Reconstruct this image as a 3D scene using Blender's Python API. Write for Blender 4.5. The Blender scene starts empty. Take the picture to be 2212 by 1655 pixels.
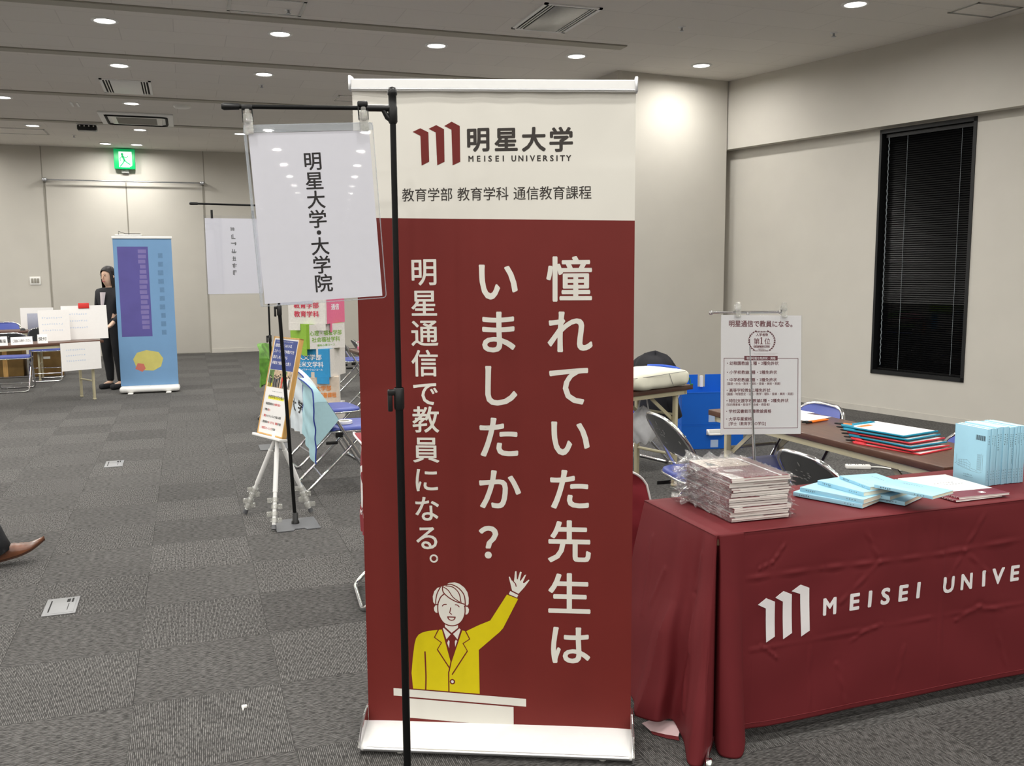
import bpy, bmesh, math, random
from mathutils import Vector, Matrix, Euler
sc = bpy.context.scene
COL = sc.collection
PI = math.pi
R = math.radians
random.seed(7)

# ---------------------------------------------------------------- camera, world, exposure
cam_d = bpy.data.cameras.new('camera')
cam_d.sensor_fit = 'HORIZONTAL'
cam_d.sensor_width = 36.0
cam_d.lens = 36.0 * 1988.45 / 2212.0
cam_d.clip_start = 0.05
cam_d.clip_end = 200
cam = bpy.data.objects.new('camera', cam_d)
COL.objects.link(cam)
_y, _p, _r = 0.337575, 0.123496, -0.00714777
_f = Vector((math.sin(_y) * math.cos(_p), math.cos(_y) * math.cos(_p), -math.sin(_p)))
_rt = Vector((math.cos(_y), -math.sin(_y), 0))
_up = _rt.cross(_f)
_rt2 = math.cos(_r) * _rt + math.sin(_r) * _up
_up2 = -math.sin(_r) * _rt + math.cos(_r) * _up
cam.matrix_world = Matrix((( _rt2.x, _up2.x, -_f.x, 0.0), (_rt2.y, _up2.y, -_f.y, 0.0),
                           (_rt2.z, _up2.z, -_f.z, 1.49884), (0, 0, 0, 1)))
sc.camera = cam

world = bpy.data.worlds.new('night')
sc.world = world
world.use_nodes = True
world.node_tree.nodes['Background'].inputs[0].default_value = (0.02, 0.025, 0.04, 1)
world.node_tree.nodes['Background'].inputs[1].default_value = 0.3

sc.view_settings.view_transform = 'Standard'
sc.view_settings.look = 'None'
sc.view_settings.gamma = 1.0
sc.view_settings.exposure = -0.2
sc.view_settings.use_curve_mapping = False
LAMP_W = 25.0            # power of one ceiling downlight
sc.cycles.max_bounces = 8
sc.cycles.diffuse_bounces = 5
sc.cycles.transparent_max_bounces = 24
sc.cycles.sample_clamp_indirect = 6.0
sc.cycles.caustics_reflective = False
sc.cycles.caustics_refractive = False

# ---------------------------------------------------------------- object helpers
def link(o, parent=None):
    COL.objects.link(o)
    if parent is not None:
        o.parent = parent
    return o

def tag(o, label=None, cat=None, group=None, kind=None):
    if label: o['label'] = label
    if cat: o['category'] = cat
    if group: o['group'] = group
    if kind: o['kind'] = kind
    return o

def thing(name, label, cat, loc=(0, 0, 0), rz=0.0, group=None):
    o = bpy.data.objects.new(name, None)
    o.empty_display_size = 0.1
    o.location = loc
    o.rotation_euler = (0, 0, rz)
    link(o)
    return tag(o, label, cat, group)

def dup(root, loc=None, rz=None, label=None, group=None):
    def cp(o, parent):
        c = o.copy()
        COL.objects.link(c)
        if parent is not None:
            c.parent = parent
            c.matrix_parent_inverse = o.matrix_parent_inverse.copy()
        for ch in list(o.children):
            cp(ch, c)
        return c
    r = cp(root, None)
    if loc is not None: r.location = loc
    if rz is not None: r.rotation_euler = (0, 0, rz)
    if label: r['label'] = label
    if group: r['group'] = group
    return r

class MB:
    """collects faces and builds one mesh object; every face carries a material slot"""
    def __init__(s):
        s.v = []; s.f = []; s.m = []; s.sm = []
    def add(s, vs, fs, m=0, smooth=False, M=None):
        b = len(s.v)
        if M is not None:
            vs = [M @ Vector(v) for v in vs]
        s.v += [tuple(v) for v in vs]
        for f in fs:
            s.f.append(tuple(b + i for i in f)); s.m.append(m); s.sm.append(smooth)
        return s
    def box(s, a, b, m=0, M=None):
        (x0, y0, z0), (x1, y1, z1) = a, b
        vs = [(x0, y0, z0), (x1, y0, z0), (x1, y1, z0), (x0, y1, z0), (x0, y0, z1), (x1, y0, z1), (x1, y1, z1), (x0, y1, z1)]
        return s.add(vs, [(3, 2, 1, 0), (4, 5, 6, 7), (0, 1, 5, 4), (1, 2, 6, 5), (2, 3, 7, 6), (3, 0, 4, 7)], m, False, M)
    def rbox(s, a, b, r=0.004, m=0, M=None, seg=2):
        bm = bmesh.new()
        bmesh.ops.create_cube(bm, size=1)
        c = [(a[i] + b[i]) / 2 for i in range(3)]; d = [b[i] - a[i] for i in range(3)]
        for v in bm.verts:
            v.co = Vector((c[0] + v.co.x * d[0], c[1] + v.co.y * d[1], c[2] + v.co.z * d[2]))
        bmesh.ops.bevel(bm, geom=bm.edges[:], offset=min(r, min(abs(q) for q in d) * .45), segments=seg, affect='EDGES', profile=0.5)
        s.bm(bm, m, True, M)
        return s
    def bm(s, bm, m=0, smooth=False, M=None):
        bm.verts.ensure_lookup_table(); bm.verts.index_update()
        s.add([v.co.copy() for v in bm.verts], [[v.index for v in f.verts] for f in bm.faces], m, smooth, M)
        bm.free()
        return s
    def tube(s, pts, r=0.01, n=8, m=0, M=None, cap=True, close=False):
        pts = [Vector(p) for p in pts]
        rr = r if isinstance(r, (list, tuple)) else [r] * len(pts)
        vs = []; fs = []
        N = len(pts)
        up = None
        for i, p in enumerate(pts):
            if close:
                d = (pts[(i + 1) % N] - pts[i - 1])
            else:
                d = (pts[min(i + 1, N - 1)] - pts[max(i - 1, 0)])
            d.normalize()
            if up is None:
                up = Vector((0, 0, 1)) if abs(d.z) < .9 else Vector((1, 0, 0))
            a = d.cross(up)
            if a.length < 1e-5: a = d.orthogonal()
            a.normalize(); b = a.cross(d); b.normalize(); up = b
            for k in range(n):
                t = 2 * PI * k / n
                vs.append(p + a * math.cos(t) * rr[i] + b * math.sin(t) * rr[i])
        for i in range(N if close else N - 1):
            j = (i + 1) % N
            for k in range(n):
                k2 = (k + 1) % n
                fs.append((i * n + k, i * n + k2, j * n + k2, j * n + k))
        s.add(vs, fs, m, True, M)
        if cap and not close:
            s.add(vs[:n], [tuple(reversed(range(n)))], m, False, M)
            s.add(vs[(N - 1) * n:], [tuple(range(n))], m, False, M)
        return s
    def lathe(s, prof, n=24, m=0, M=None, smooth=True):
        vs = []; fs = []
        for (r, z) in prof:
            for k in range(n):
                t = 2 * PI * k / n
                vs.append((r * math.cos(t), r * math.sin(t), z))
        for i in range(len(prof) - 1):
            for k in range(n):
                k2 = (k + 1) % n
                fs.append((i * n + k, i * n + k2, (i + 1) * n + k2, (i + 1) * n + k))
        return s.add(vs, fs, m, smooth, M)
    def disc(s, r, z, n=24, m=0, M=None, flip=False):
        vs = [(r * math.cos(2 * PI * k / n), r * math.sin(2 * PI * k / n), z) for k in range(n)]
        f = tuple(range(n))
        return s.add(vs, [f[::-1] if flip else f], m, False, M)
    def prism(s, poly, d0, d1, m=0, M=None, smooth=False):
        """poly in x,z; extruded along y from d0 to d1 (front face at d0)"""
        n = len(poly)
        vs = [(x, d0, z) for x, z in poly] + [(x, d1, z) for x, z in poly]
        area = sum(poly[i][0] * poly[(i + 1) % n][1] - poly[(i + 1) % n][0] * poly[i][1] for i in range(n))
        fs = [tuple(range(n)), tuple(range(2 * n - 1, n - 1, -1))]
        fs += [(i, n + i, n + (i + 1) % n, (i + 1) % n) for i in range(n)]
        if area < 0:
            fs = [f[::-1] for f in fs]
        return s.add(vs, fs, m, smooth, M)
    def grid(s, fn, nu, nv, m=0, M=None, smooth=True, mfn=None):
        vs = [fn(i / nu, j / nv) for j in range(nv + 1) for i in range(nu + 1)]
        W = nu + 1
        b = len(s.v)
        if M is not None: vs = [M @ Vector(v) for v in vs]
        s.v += [tuple(v) for v in vs]
        for j in range(nv):
            for i in range(nu):
                s.f.append((b + j * W + i, b + j * W + i + 1, b + (j + 1) * W + i + 1, b + (j + 1) * W + i))
                s.m.append(mfn((i + .5) / nu, (j + .5) / nv) if mfn else m); s.sm.append(smooth)
        return s
    def build(s, name, mats, parent=None, loc=None, rot=None, solid=0.0, sub=0):
        me = bpy.data.meshes.new(name)
        me.from_pydata(s.v, [], s.f)
        if not isinstance(mats, (list, tuple)): mats = [mats]
        for mt in mats: me.materials.append(mt)
        me.polygons.foreach_set('material_index', s.m)
        me.polygons.foreach_set('use_smooth', s.sm)
        me.validate(); me.update()
        o = bpy.data.objects.new(name, me)
        if loc is not None: o.location = loc
        if rot is not None: o.rotation_euler = rot
        link(o, parent)
        if solid:
            md = o.modifiers.new('thickness', 'SOLIDIFY'); md.thickness = solid; md.offset = 0
        if sub:
            md = o.modifiers.new('smooth', 'SUBSURF'); md.levels = sub; md.render_levels = sub
        return o

def smooth_path(pts, k=6):
    """Catmull-Rom through the points"""
    P = [Vector(p) for p in pts]
    out = []
    for i in range(len(P) - 1):
        p0 = P[max(i - 1, 0)]; p1 = P[i]; p2 = P[i + 1]; p3 = P[min(i + 2, len(P) - 1)]
        for j in range(k):
            t = j / k
            out.append(0.5 * ((2 * p1) + (p2 - p0) * t + (2 * p0 - 5 * p1 + 4 * p2 - p3) * t * t + (3 * p1 - p0 - 3 * p2 + p3) * t ** 3))
    out.append(P[-1])
    return out

def fillet(pts, r=0.03, k=5):
    """polyline with rounded corners"""
    P = [Vector(p) for p in pts]
    out = [P[0]]
    for i in range(1, len(P) - 1):
        a, b, c = P[i - 1], P[i], P[i + 1]
        ra = min(r, (a - b).length * .48, (c - b).length * .48)
        s0 = b + (a - b).normalized() * ra; s1 = b + (c - b).normalized() * ra
        for j in range(k + 1):
            t = j / k
            out.append(s0 * (1 - t) ** 2 + b * 2 * t * (1 - t) + s1 * t * t)
    out.append(P[-1])
    return out

# ---------------------------------------------------------------- lettering
_glyphs = {}
_tc = bpy.data.curves.new('lettering', 'FONT')
_tc.resolution_u = 3
_to = bpy.data.objects.new('lettering', _tc)
COL.objects.link(_to)
def glyph(ch):
    if ch not in _glyphs:
        _tc.body = ch
        dg = bpy.context.evaluated_depsgraph_get()
        me = bpy.data.meshes.new_from_object(_to.evaluated_get(dg))
        vs = [(v.co.x, v.co.y) for v in me.vertices]
        fs = [tuple(p.vertices) for p in me.polygons]
        bpy.data.meshes.remove(me)
        _glyphs[ch] = (vs, fs)
    return _glyphs[ch]

def stamp(mb, ch, c, size, fn, m, bold=0.0, sx=1.0, center=True, lift=0.0):
    """one character centred at c on a surface; fn(u, v, lift) -> point. center: CJK em box, else own box"""
    vs, fs = glyph(ch)
    if not vs: return
    if center:
        ox, oy = 0.5, 0.37
    else:
        xs = [v[0] for v in vs]; ys = [v[1] for v in vs]
        ox, oy = (min(xs) + max(xs)) / 2, 0.341
    offs = [(0, 0)]
    if bold:
        offs = [(bold * math.cos(t * PI / 3), bold * math.sin(t * PI / 3)) for t in range(6)]
    for k, (dx, dy) in enumerate(offs):
        pts = [fn(c[0] + (x - ox + dx) * size * sx, c[1] + (y - oy + dy) * size, lift + k * 4e-6) for x, y in vs]
        mb.add(pts, fs, m, False)

def write(mb, text, x, y, size, fn, m, bold=0.0, sx=1.0, adv=None, align='L', lift=0.0):
    """a line of text; x,y = left end and centre height"""
    w = []
    for ch in text:
        if ord(ch) > 255: w.append(1.0)
        elif ch == '1': w.append(0.56)
        elif ch == ' ': w.append(0.32)
        else:
            vs, _ = glyph(ch)
            w.append(max(v[0] for v in vs) + 0.07 if vs else .3)
    tot = sum(w) * size * sx
    if adv: sx = sx * adv / tot; tot = adv
    if align == 'C': x -= tot / 2
    for ch, a in zip(text, w):
        if ch != ' ':
            if ch == '1':
                stamp(mb, '１', (x + .28 * size * sx, y), size, fn, m, bold, sx, True, lift)
                x += a * size * sx
                continue
            stamp(mb, ch, (x + (0.5 if ord(ch) > 255 else a / 2 + .02) * size * sx, y), size, fn, m, bold, sx, ord(ch) > 255, lift)
        x += a * size * sx

def poly2d(mb, poly, fn, m, lift=0.0):
    """flat filled outline (may be concave) on a surface"""
    bm = bmesh.new()
    vs = [bm.verts.new((p[0], p[1], 0)) for p in poly]
    f = bm.faces.new(vs)
    f.normal_update()
    if f.normal.z < 0: f.normal_flip()
    bmesh.ops.triangulate(bm, faces=[f])
    bm.verts.index_update()
    mb.add([fn(v.co.x, v.co.y, lift) for v in bm.verts], [[v.index for v in q.verts] for q in bm.faces], m)
    bm.free()

def stroke2d(mb, pts, w, fn, m, lift=0.0, k=6):
    """round-ended line of width w on a surface"""
    if len(pts) > 2 and k: P = [Vector((p.x, p.y)) for p in smooth_path([(a, b, 0) for a, b in pts], k)]
    else: P = [Vector(p) for p in pts]
    L = []; Rr = []
    for i, p in enumerate(P):
        d = P[min(i + 1, len(P) - 1)] - P[max(i - 1, 0)]
        if d.length < 1e-9: continue
        d.normalize(); n = Vector((-d.y, d.x)) * w / 2
        L.append(p + n); Rr.append(p - n)
    n = len(L)
    mb.add([fn(q.x, q.y, lift) for q in L + Rr], [(n + i, n + i + 1, i + 1, i) for i in range(n - 1)], m)
    for e in (P[0], P[-1]):
        mb.add([fn(e.x + math.cos(t * PI / 5) * w / 2, e.y + math.sin(t * PI / 5) * w / 2, lift + 3e-6) for t in range(10)], [tuple(range(10))], m)

def flat(y=0.0):
    """surface map for a sheet facing local -y"""
    return lambda u, v, l: (u, y - l, v)
def flat_top(z=0.0):
    return lambda u, v, l: (u, v, z + l)

# ---------------------------------------------------------------- materials
def srgb(r, g, b):
    def c(x):
        x = x / 255.0
        return x / 12.92 if x <= .04045 else ((x + .055) / 1.055) ** 2.4
    return (c(r), c(g), c(b), 1)

def mat(name, col, rough=0.5, metal=0.0, noise=0.0, nscale=40.0, bump=0.0, bscale=200.0, spec=0.5, trans=0.0, ior=1.45, alpha=1.0, emit=None, estr=0.0, sheen=0.0, coat=0.0, stretch=None):
    m = bpy.data.materials.new(name)
    m.use_nodes = True
    nt = m.node_tree; N = nt.nodes; Lk = nt.links
    b = N['Principled BSDF']
    b.inputs['Base Color'].default_value = col
    b.inputs['Roughness'].default_value = rough
    b.inputs['Metallic'].default_value = metal
    b.inputs['Specular IOR Level'].default_value = spec
    b.inputs['Transmission Weight'].default_value = trans
    b.inputs['IOR'].default_value = ior
    b.inputs['Alpha'].default_value = alpha
    b.inputs['Coat Weight'].default_value = coat
    if sheen: b.inputs['Sheen Weight'].default_value = sheen
    if emit:
        b.inputs['Emission Color'].default_value = emit
        b.inputs['Emission Strength'].default_value = estr
    tc = N.new('ShaderNodeTexCoord')
    src = tc.outputs['Object']
    if stretch:
        mp = N.new('ShaderNodeMapping'); mp.inputs['Scale'].default_value = stretch
        Lk.new(src, mp.inputs['Vector']); src = mp.outputs['Vector']
    if noise:
        n = N.new('ShaderNodeTexNoise'); n.inputs['Scale'].default_value = nscale; n.inputs['Detail'].default_value = 4
        Lk.new(src, n.inputs['Vector'])
        mx = N.new('ShaderNodeMixRGB'); mx.blend_type = 'MULTIPLY'; mx.inputs['Fac'].default_value = 1
        mx.inputs['Color1'].default_value = col
        rp = N.new('ShaderNodeMapRange')
        rp.inputs['From Min'].default_value = .3; rp.inputs['From Max'].default_value = .7
        rp.inputs['To Min'].default_value = 1 - noise; rp.inputs['To Max'].default_value = 1 + noise * .4
        Lk.new(n.outputs['Fac'], rp.inputs['Value'])
        Lk.new(rp.outputs['Result'], mx.inputs['Color2'])
        Lk.new(mx.outputs['Color'], b.inputs['Base Color'])
    if bump:
        n2 = N.new('ShaderNodeTexNoise'); n2.inputs['Scale'].default_value = bscale; n2.inputs['Detail'].default_value = 3
        Lk.new(src, n2.inputs['Vector'])
        bp = N.new('ShaderNodeBump'); bp.inputs['Strength'].default_value = bump; bp.inputs['Distance'].default_value = .002
        Lk.new(n2.outputs['Fac'], bp.inputs['Height'])
        Lk.new(bp.outputs['Normal'], b.inputs['Normal'])
    return m

M = {}
M['wall'] = mat('wall_paper', srgb(199, 195, 186), .75, noise=.03, nscale=3, bump=.15, bscale=300)
M['ceiling_strip'] = mat('ceiling_slot', srgb(176, 172, 160), .7)
M['white_metal'] = mat('white_painted_metal', srgb(238, 238, 236), .4, noise=.02)
M['white_plastic'] = mat('white_plastic', srgb(236, 235, 230), .35, noise=.02)
M['black_plastic'] = mat('black_plastic', srgb(22, 22, 22), .38, noise=.1)
M['black_metal'] = mat('black_painted_metal', srgb(20, 21, 21), .33, noise=.1)
M['dark_slot'] = mat('dark_opening', srgb(18, 17, 16), .8, noise=.1)
M['chrome'] = mat('chrome', (.80, .80, .82, 1), .12, 1.0, noise=.05)
M['steel'] = mat('brushed_steel', (.52, .53, .55, 1), .28, 1.0, noise=.08, stretch=(1, 1, 30))
M['alu'] = mat('aluminium', (.75, .76, .78, 1), .35, 1.0, noise=.04)
M['grey_plate'] = mat('grey_painted_steel', srgb(96, 97, 100), .45, noise=.05)
M['paper'] = mat('white_paper', srgb(238, 236, 234), .6, noise=.015)
M['ink'] = mat('black_ink', srgb(38, 34, 34), .55, noise=.03)
M['lamp'] = mat('lamp_diffuser', (1, 1, 1, 1), .5, emit=(1, .97, .9, 1), estr=9.0)
M['clear'] = mat('clear_plastic', (.97, .97, .98, 1), .06, trans=1.0, ior=1.45)
M['beige_steel'] = mat('beige_painted_steel', srgb(190, 182, 152), .4, noise=.04)
# ================================================================ THE SETTING
CEIL = 3.63
YF = 17.78              # far wall
XL, YB = -10.5, -52.0   # left wall and the wall behind the viewpoint

def carpet_material():
    m = bpy.data.materials.new('carpet_tiles'); m.use_nodes = True
    nt = m.node_tree; N = nt.nodes; L = nt.links
    b = N['Principled BSDF']; b.inputs['Roughness'].default_value = .95; b.inputs['Specular IOR Level'].default_value = .15
    tc = N.new('ShaderNodeTexCoord'); sp = N.new('ShaderNodeSeparateXYZ'); L.new(tc.outputs['Object'], sp.inputs[0])
    def mth(op, a, bb=None, c=None):
        n = N.new('ShaderNodeMath'); n.operation = op
        for i, q in enumerate((a, bb, c)):
            if q is None: continue
            if isinstance(q, (int, float)): n.inputs[i].default_value = q
            else: L.new(q, n.inputs[i])
        return n.outputs[0]
    u = mth('DIVIDE', mth('SUBTRACT', sp.outputs[0], .0064 + .25), .5)
    v = mth('DIVIDE', mth('SUBTRACT', sp.outputs[1], 3.3065), .5)
    iu = mth('FLOOR', u); iv = mth('FLOOR', v)
    par = mth('MODULO', mth('ADD', mth('ADD', iu, iv), 1001), 2.0)        # 0 / 1 quarter turn
    # ribs: along y on one parity, along x on the other
    rib_pos = mth('ADD', mth('MULTIPLY', sp.outputs[0], par), mth('MULTIPLY', sp.outputs[1], mth('SUBTRACT', 1.0, par)))
    along = mth('ADD', mth('MULTIPLY', sp.outputs[1], par), mth('MULTIPLY', sp.outputs[0], mth('SUBTRACT', 1.0, par)))
    cmb = N.new('ShaderNodeCombineXYZ')
    L.new(mth('MULTIPLY', rib_pos, 160.0), cmb.inputs[0]); L.new(mth('MULTIPLY', along, 40.0), cmb.inputs[1])
    nz = N.new('ShaderNodeTexNoise'); nz.inputs['Scale'].default_value = 1.0; nz.inputs['Detail'].default_value = 2
    L.new(cmb.outputs[0], nz.inputs['Vector'])
    wave = mth('SINE', mth('ADD', mth('MULTIPLY', rib_pos, 2 * PI / .0058), mth('MULTIPLY', nz.outputs['Fac'], .5)))
    w01 = mth('ADD', mth('MULTIPLY', wave, .5), .5)
    w2 = mth('POWER', w01, 1.6)
    brk = N.new('ShaderNodeMapRange'); brk.inputs['From Min'].default_value = .34; brk.inputs['From Max'].default_value = .62
    L.new(nz.outputs['Fac'], brk.inputs['Value'])
    ribs = mth('MULTIPLY', w2, brk.outputs['Result'])
    # tone of each tile
    wn = N.new('ShaderNodeTexWhiteNoise'); wn.noise_dimensions = '2D'
    c2 = N.new('ShaderNodeCombineXYZ'); L.new(iu, c2.inputs[0]); L.new(iv, c2.inputs[1]); L.new(c2.outputs[0], wn.inputs['Vector'])
    tone = mth('ADD', .92, mth('MULTIPLY', wn.outputs['Value'], .16))
    tone = mth('MULTIPLY', tone, mth('ADD', .93, mth('MULTIPLY', par, .12)))  # turned ribs catch light differently; that difference is put into the colour
    big = N.new('ShaderNodeTexNoise'); big.inputs['Scale'].default_value = 1.3; big.inputs['Detail'].default_value = 3
    L.new(tc.outputs['Object'], big.inputs['Vector'])
    tone = mth('MULTIPLY', tone, mth('ADD', .88, mth('MULTIPLY', big.outputs['Fac'], .24)))
    fine = N.new('ShaderNodeTexNoise'); fine.inputs['Scale'].default_value = 330; fine.inputs['Detail'].default_value = 2
    L.new(tc.outputs['Object'], fine.inputs['Vector'])
    val = mth('ADD', mth('MULTIPLY', ribs, .20), mth('ADD', .020, mth('MULTIPLY', fine.outputs['Fac'], .046)))
    val = mth('MULTIPLY', val, tone)
    # seams between tiles
    fu = mth('ABSOLUTE', mth('SUBTRACT', mth('FRACT', u), .5)); fv = mth('ABSOLUTE', mth('SUBTRACT', mth('FRACT', v), .5))
    seam = mth('GREATER_THAN', mth('MAXIMUM', fu, fv), .497)
    val = mth('MULTIPLY', val, mth('SUBTRACT', 1.0, mth('MULTIPLY', seam, .35)))
    hue = N.new('ShaderNodeTexNoise'); hue.inputs['Scale'].default_value = 120; L.new(tc.outputs['Object'], hue.inputs['Vector'])
    rgb = N.new('ShaderNodeCombineXYZ')
    L.new(mth('MULTIPLY', val, mth('ADD', .94, mth('MULTIPLY', hue.outputs['Fac'], .16))), rgb.inputs[0])
    L.new(mth('MULTIPLY', val, .985), rgb.inputs[1]); L.new(mth('MULTIPLY', val, .95), rgb.inputs[2])
    L.new(rgb.outputs[0], b.inputs['Base Color'])
    bp = N.new('ShaderNodeBump'); bp.inputs['Strength'].default_value = .5; bp.inputs['Distance'].default_value = .0015
    L.new(mth('ADD', ribs, fine.outputs['Fac']), bp.inputs['Height']); L.new(bp.outputs[0], b.inputs['Normal'])
    return m
M['carpet'] = carpet_material()

def ceiling_material():
    m = bpy.data.materials.new('ceiling_boards'); m.use_nodes = True
    nt = m.node_tree; N = nt.nodes; L = nt.links
    b = N['Principled BSDF']; b.inputs['Roughness'].default_value = .9; b.inputs['Specular IOR Level'].default_value = .1
    tc = N.new('ShaderNodeTexCoord')
    br = N.new('ShaderNodeTexBrick'); br.inputs['Scale'].default_value = 1
    br.inputs['Color1'].default_value = srgb(238, 234, 228); br.inputs['Color2'].default_value = srgb(234, 230, 224)
    br.inputs['Mortar'].default_value = srgb(222, 218, 212)
    br.inputs['Mortar Size'].default_value = .004; br.inputs['Mortar Smooth'].default_value = 0
    br.inputs['Brick Width'].default_value = .91; br.inputs['Row Height'].default_value = .455
    L.new(tc.outputs['Object'], br.inputs['Vector'])
    n = N.new('ShaderNodeTexNoise'); n.inputs['Scale'].default_value = 260; n.inputs['Detail'].default_value = 3
    L.new(tc.outputs['Object'], n.inputs['Vector'])
    mx = N.new('ShaderNodeMixRGB'); mx.blend_type = 'MULTIPLY'; mx.inputs['Fac'].default_value = .1
    L.new(br.outputs['Color'], mx.inputs['Color1']); L.new(n.outputs['Fac'], mx.inputs['Color2'])
    L.new(mx.outputs[0], b.inputs['Base Color'])
    bp = N.new('ShaderNodeBump'); bp.inputs['Strength'].default_value = .3; bp.inputs['Distance'].default_value = .001
    L.new(n.outputs['Fac'], bp.inputs['Height']); L.new(bp.outputs[0], b.inputs['Normal'])
    return m
M['ceiling'] = ceiling_material()
M['seam'] = mat('wall_seam', srgb(150, 146, 136), .8)
M['base'] = mat('skirting_vinyl', srgb(196, 192, 183), .55, noise=.05, nscale=15)
M['frame_black'] = mat('black_window_frame', srgb(24, 25, 26), .4, noise=.05)
M['slat'] = mat('black_blind_slat', srgb(5, 5, 6), .4, spec=.25, noise=.05)
M['cord'] = mat('grey_blind_cord', srgb(120, 128, 132), .6, noise=.05)
M['glass'] = mat('dark_window_glass', (.01, .012, .018, 1), .03, spec=.4, noise=.02)

def struct(o):
    o['kind'] = 'structure'; return o

TH = 0.2414                              # the right wall runs at a slight angle
RW = Vector((6.78, 7.0, 0))
WD = Vector((math.sin(TH), -math.cos(TH), 0))     # along the wall, towards the viewpoint
WN = Vector((-math.cos(TH), -math.sin(TH), 0))    # into the room
def rw(t, o, z):
    p = RW + WD * t + WN * o
    return (p.x, p.y, z)

mb = MB(); mb.box((XL - .3, YB - .3, -.1), (13.5, YF + .3, 0)); struct(mb.build('floor', M['carpet']))
mb = MB(); mb.box((XL - .3, YB - .3, CEIL), (13.5, YF + .3, CEIL + .1)); struct(mb.build('ceiling', M['ceiling']))
# far wall, with its panel joints
mb = MB(); mb.box((XL, YF, 0), (8, YF + .15, CEIL))
for x in (-5.2, -2.235, .392):
    mb.box((x - .008, YF - .002, 3.06), (x + .008, YF + .001, CEIL), 1)
for x in (-5.2, 3.3):
    mb.box((x - .008, YF - .002, 0), (x + .008, YF + .001, 3.06), 1)
struct(mb.build('wall_far', [M['wall'], M['seam']]))
mb = MB(); mb.box((XL - .15, YB, 0), (XL, YF, CEIL)); struct(mb.build('wall_left', M['wall']))
mb = MB(); mb.box((XL, YB - .15, 0), (13, YB, CEIL)); struct(mb.build('wall_behind', M['wall']))
# double door flush with the far wall
mb = MB()
for x0, x1 in ((-2.19, -.925), (-.905, .355)):
    mb.rbox((x0, YF - .012, .01), (x1, YF + .01, 3.05), .004)
mb.box((-2.225, YF - .006, 0), (-2.20, YF + .002, 3.06), 1); mb.box((.365, YF - .006, 0), (.385, YF + .002, 3.06), 1)
mb.box((-.925, YF - .004, .01), (-.905, YF + .002, 3.05), 1)
d1 = struct(mb.build('door_1', [M['wall'], M['seam']]))
mb = MB()
for x in (-.99, -.84):
    mb.tube([(x, YF - .012, 1.0), (x, YF - .05, 1.0), (x, YF - .05, 1.18), (x, YF - .012, 1.18)], .008, 6)
mb.build('door_handle', M['steel'], d1)
mb = MB(); mb.box((XL, YF - .012, 0), (-2.23, YF, .075)); mb.box((.39, YF - .012, 0), (8, YF, .075)); struct(mb.build('baseboard_far', M['base']))

# right wall with a window opening
def wall_quad(mb, t0, t1, z0, z1, o0, o1, m=0):
    vs = [rw(t0, o0, z0), rw(t1, o0, z0), rw(t1, o1, z0), rw(t0, o1, z0), rw(t0, o0, z1), rw(t1, o0, z1), rw(t1, o1, z1), rw(t0, o1, z1)]
    mb.add(vs, [(3, 2, 1, 0), (4, 5, 6, 7), (0, 1, 5, 4), (1, 2, 6, 5), (2, 3, 7, 6), (3, 0, 4, 7)], m)
W0, W1, WZ0, WZ1 = -.69, .31, .407, 2.845
mb = MB()
wall_quad(mb, -11.5, W0, 0, CEIL, 0, -.15); wall_quad(mb, W1, 24, 0, CEIL, 0, -.15)
wall_quad(mb, W0, W1, 0, WZ0, 0, -.15); wall_quad(mb, W0, W1, WZ1, CEIL, 0, -.15)
struct(mb.build('wall_right', M['wall']))
mb = MB(); wall_quad(mb, -3.2, 22.5, 2.86, CEIL, .13, 0); struct(mb.build('trim_1', M['wall']))       # dropped beam along the right wall
mb = MB(); wall_quad(mb, -11.5, 22.5, 0, .062, .006, 0)
struct(mb.build('baseboard_right', M['base']))
# the window: black frame, dark glass, venetian blind
mb = MB()
for (a, b_, c, d) in ((W0, W0 + .024, WZ0, WZ1), (W1 - .030, W1, WZ0, WZ1), (W0, W1, WZ0, WZ0 + .04), (W0, W1, WZ1 - .04, WZ1)):
    wall_quad(mb, a, b_, c, d, .012, -.13)
w1 = struct(mb.build('window_1', M['frame_black']))
mb = MB(); wall_quad(mb, W0 + .03, W1 - .03, WZ0 + .03, WZ1 - .03, -.10, -.106); mb.build('pane', M['glass'], w1)
wb = thing('venetian_blind', 'black venetian blind hanging in the tall window of the right wall', 'blind', rw(-.19, -.05, WZ0))
inv = Matrix.Translation(Vector(rw(-.19, -.05, WZ0))).inverted()
mb = MB(); wall_quad(mb, W0 + .045, W1 - .045, WZ1 - .08, WZ1 - .045, -.03, -.07)
mb.v = [tuple(inv @ Vector(v)) for v in mb.v]; mb.build('head_rail', M['frame_black'], wb)
mb = MB(); wall_quad(mb, W0 + .045, W1 - .045, WZ0 + .045, WZ0 + .062, -.036, -.064)
mb.v = [tuple(inv @ Vector(v)) for v in mb.v]; mb.build('bottom_rail', M['slat'], wb)
nsl = 108
for i in range(nsl):
    z = WZ0 + .075 + (WZ1 - .09 - WZ0 - .075) * i / (nsl - 1)
    tilt = R(58) if z > 1.12 else R(22)
    mb = MB()
    dy, dz = math.cos(tilt) * .0125, math.sin(tilt) * .0125
    n = 4; vs = []
    for k in range(n + 1):
        q = -1 + 2 * k / n
        for t in (W0 + .05, W1 - .05):
            p = inv @ Vector(rw(t, -.05 + q * dy, z - q * dz + .0018 * (1 - q * q)))
            vs.append(p)
    mb.add(vs, [(2 * k, 2 * k + 1, 2 * k + 3, 2 * k + 2) for k in range(n)], 0, True)
    if i < 98: mb.build('slat', M['slat'], wb)
    elif i == 98: rest = mb
    else: rest.v += mb.v; base = len(rest.v) - len(mb.v); rest.f += [tuple(base + q for q in f) for f in mb.f]; rest.m += mb.m; rest.sm += mb.sm
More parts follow.
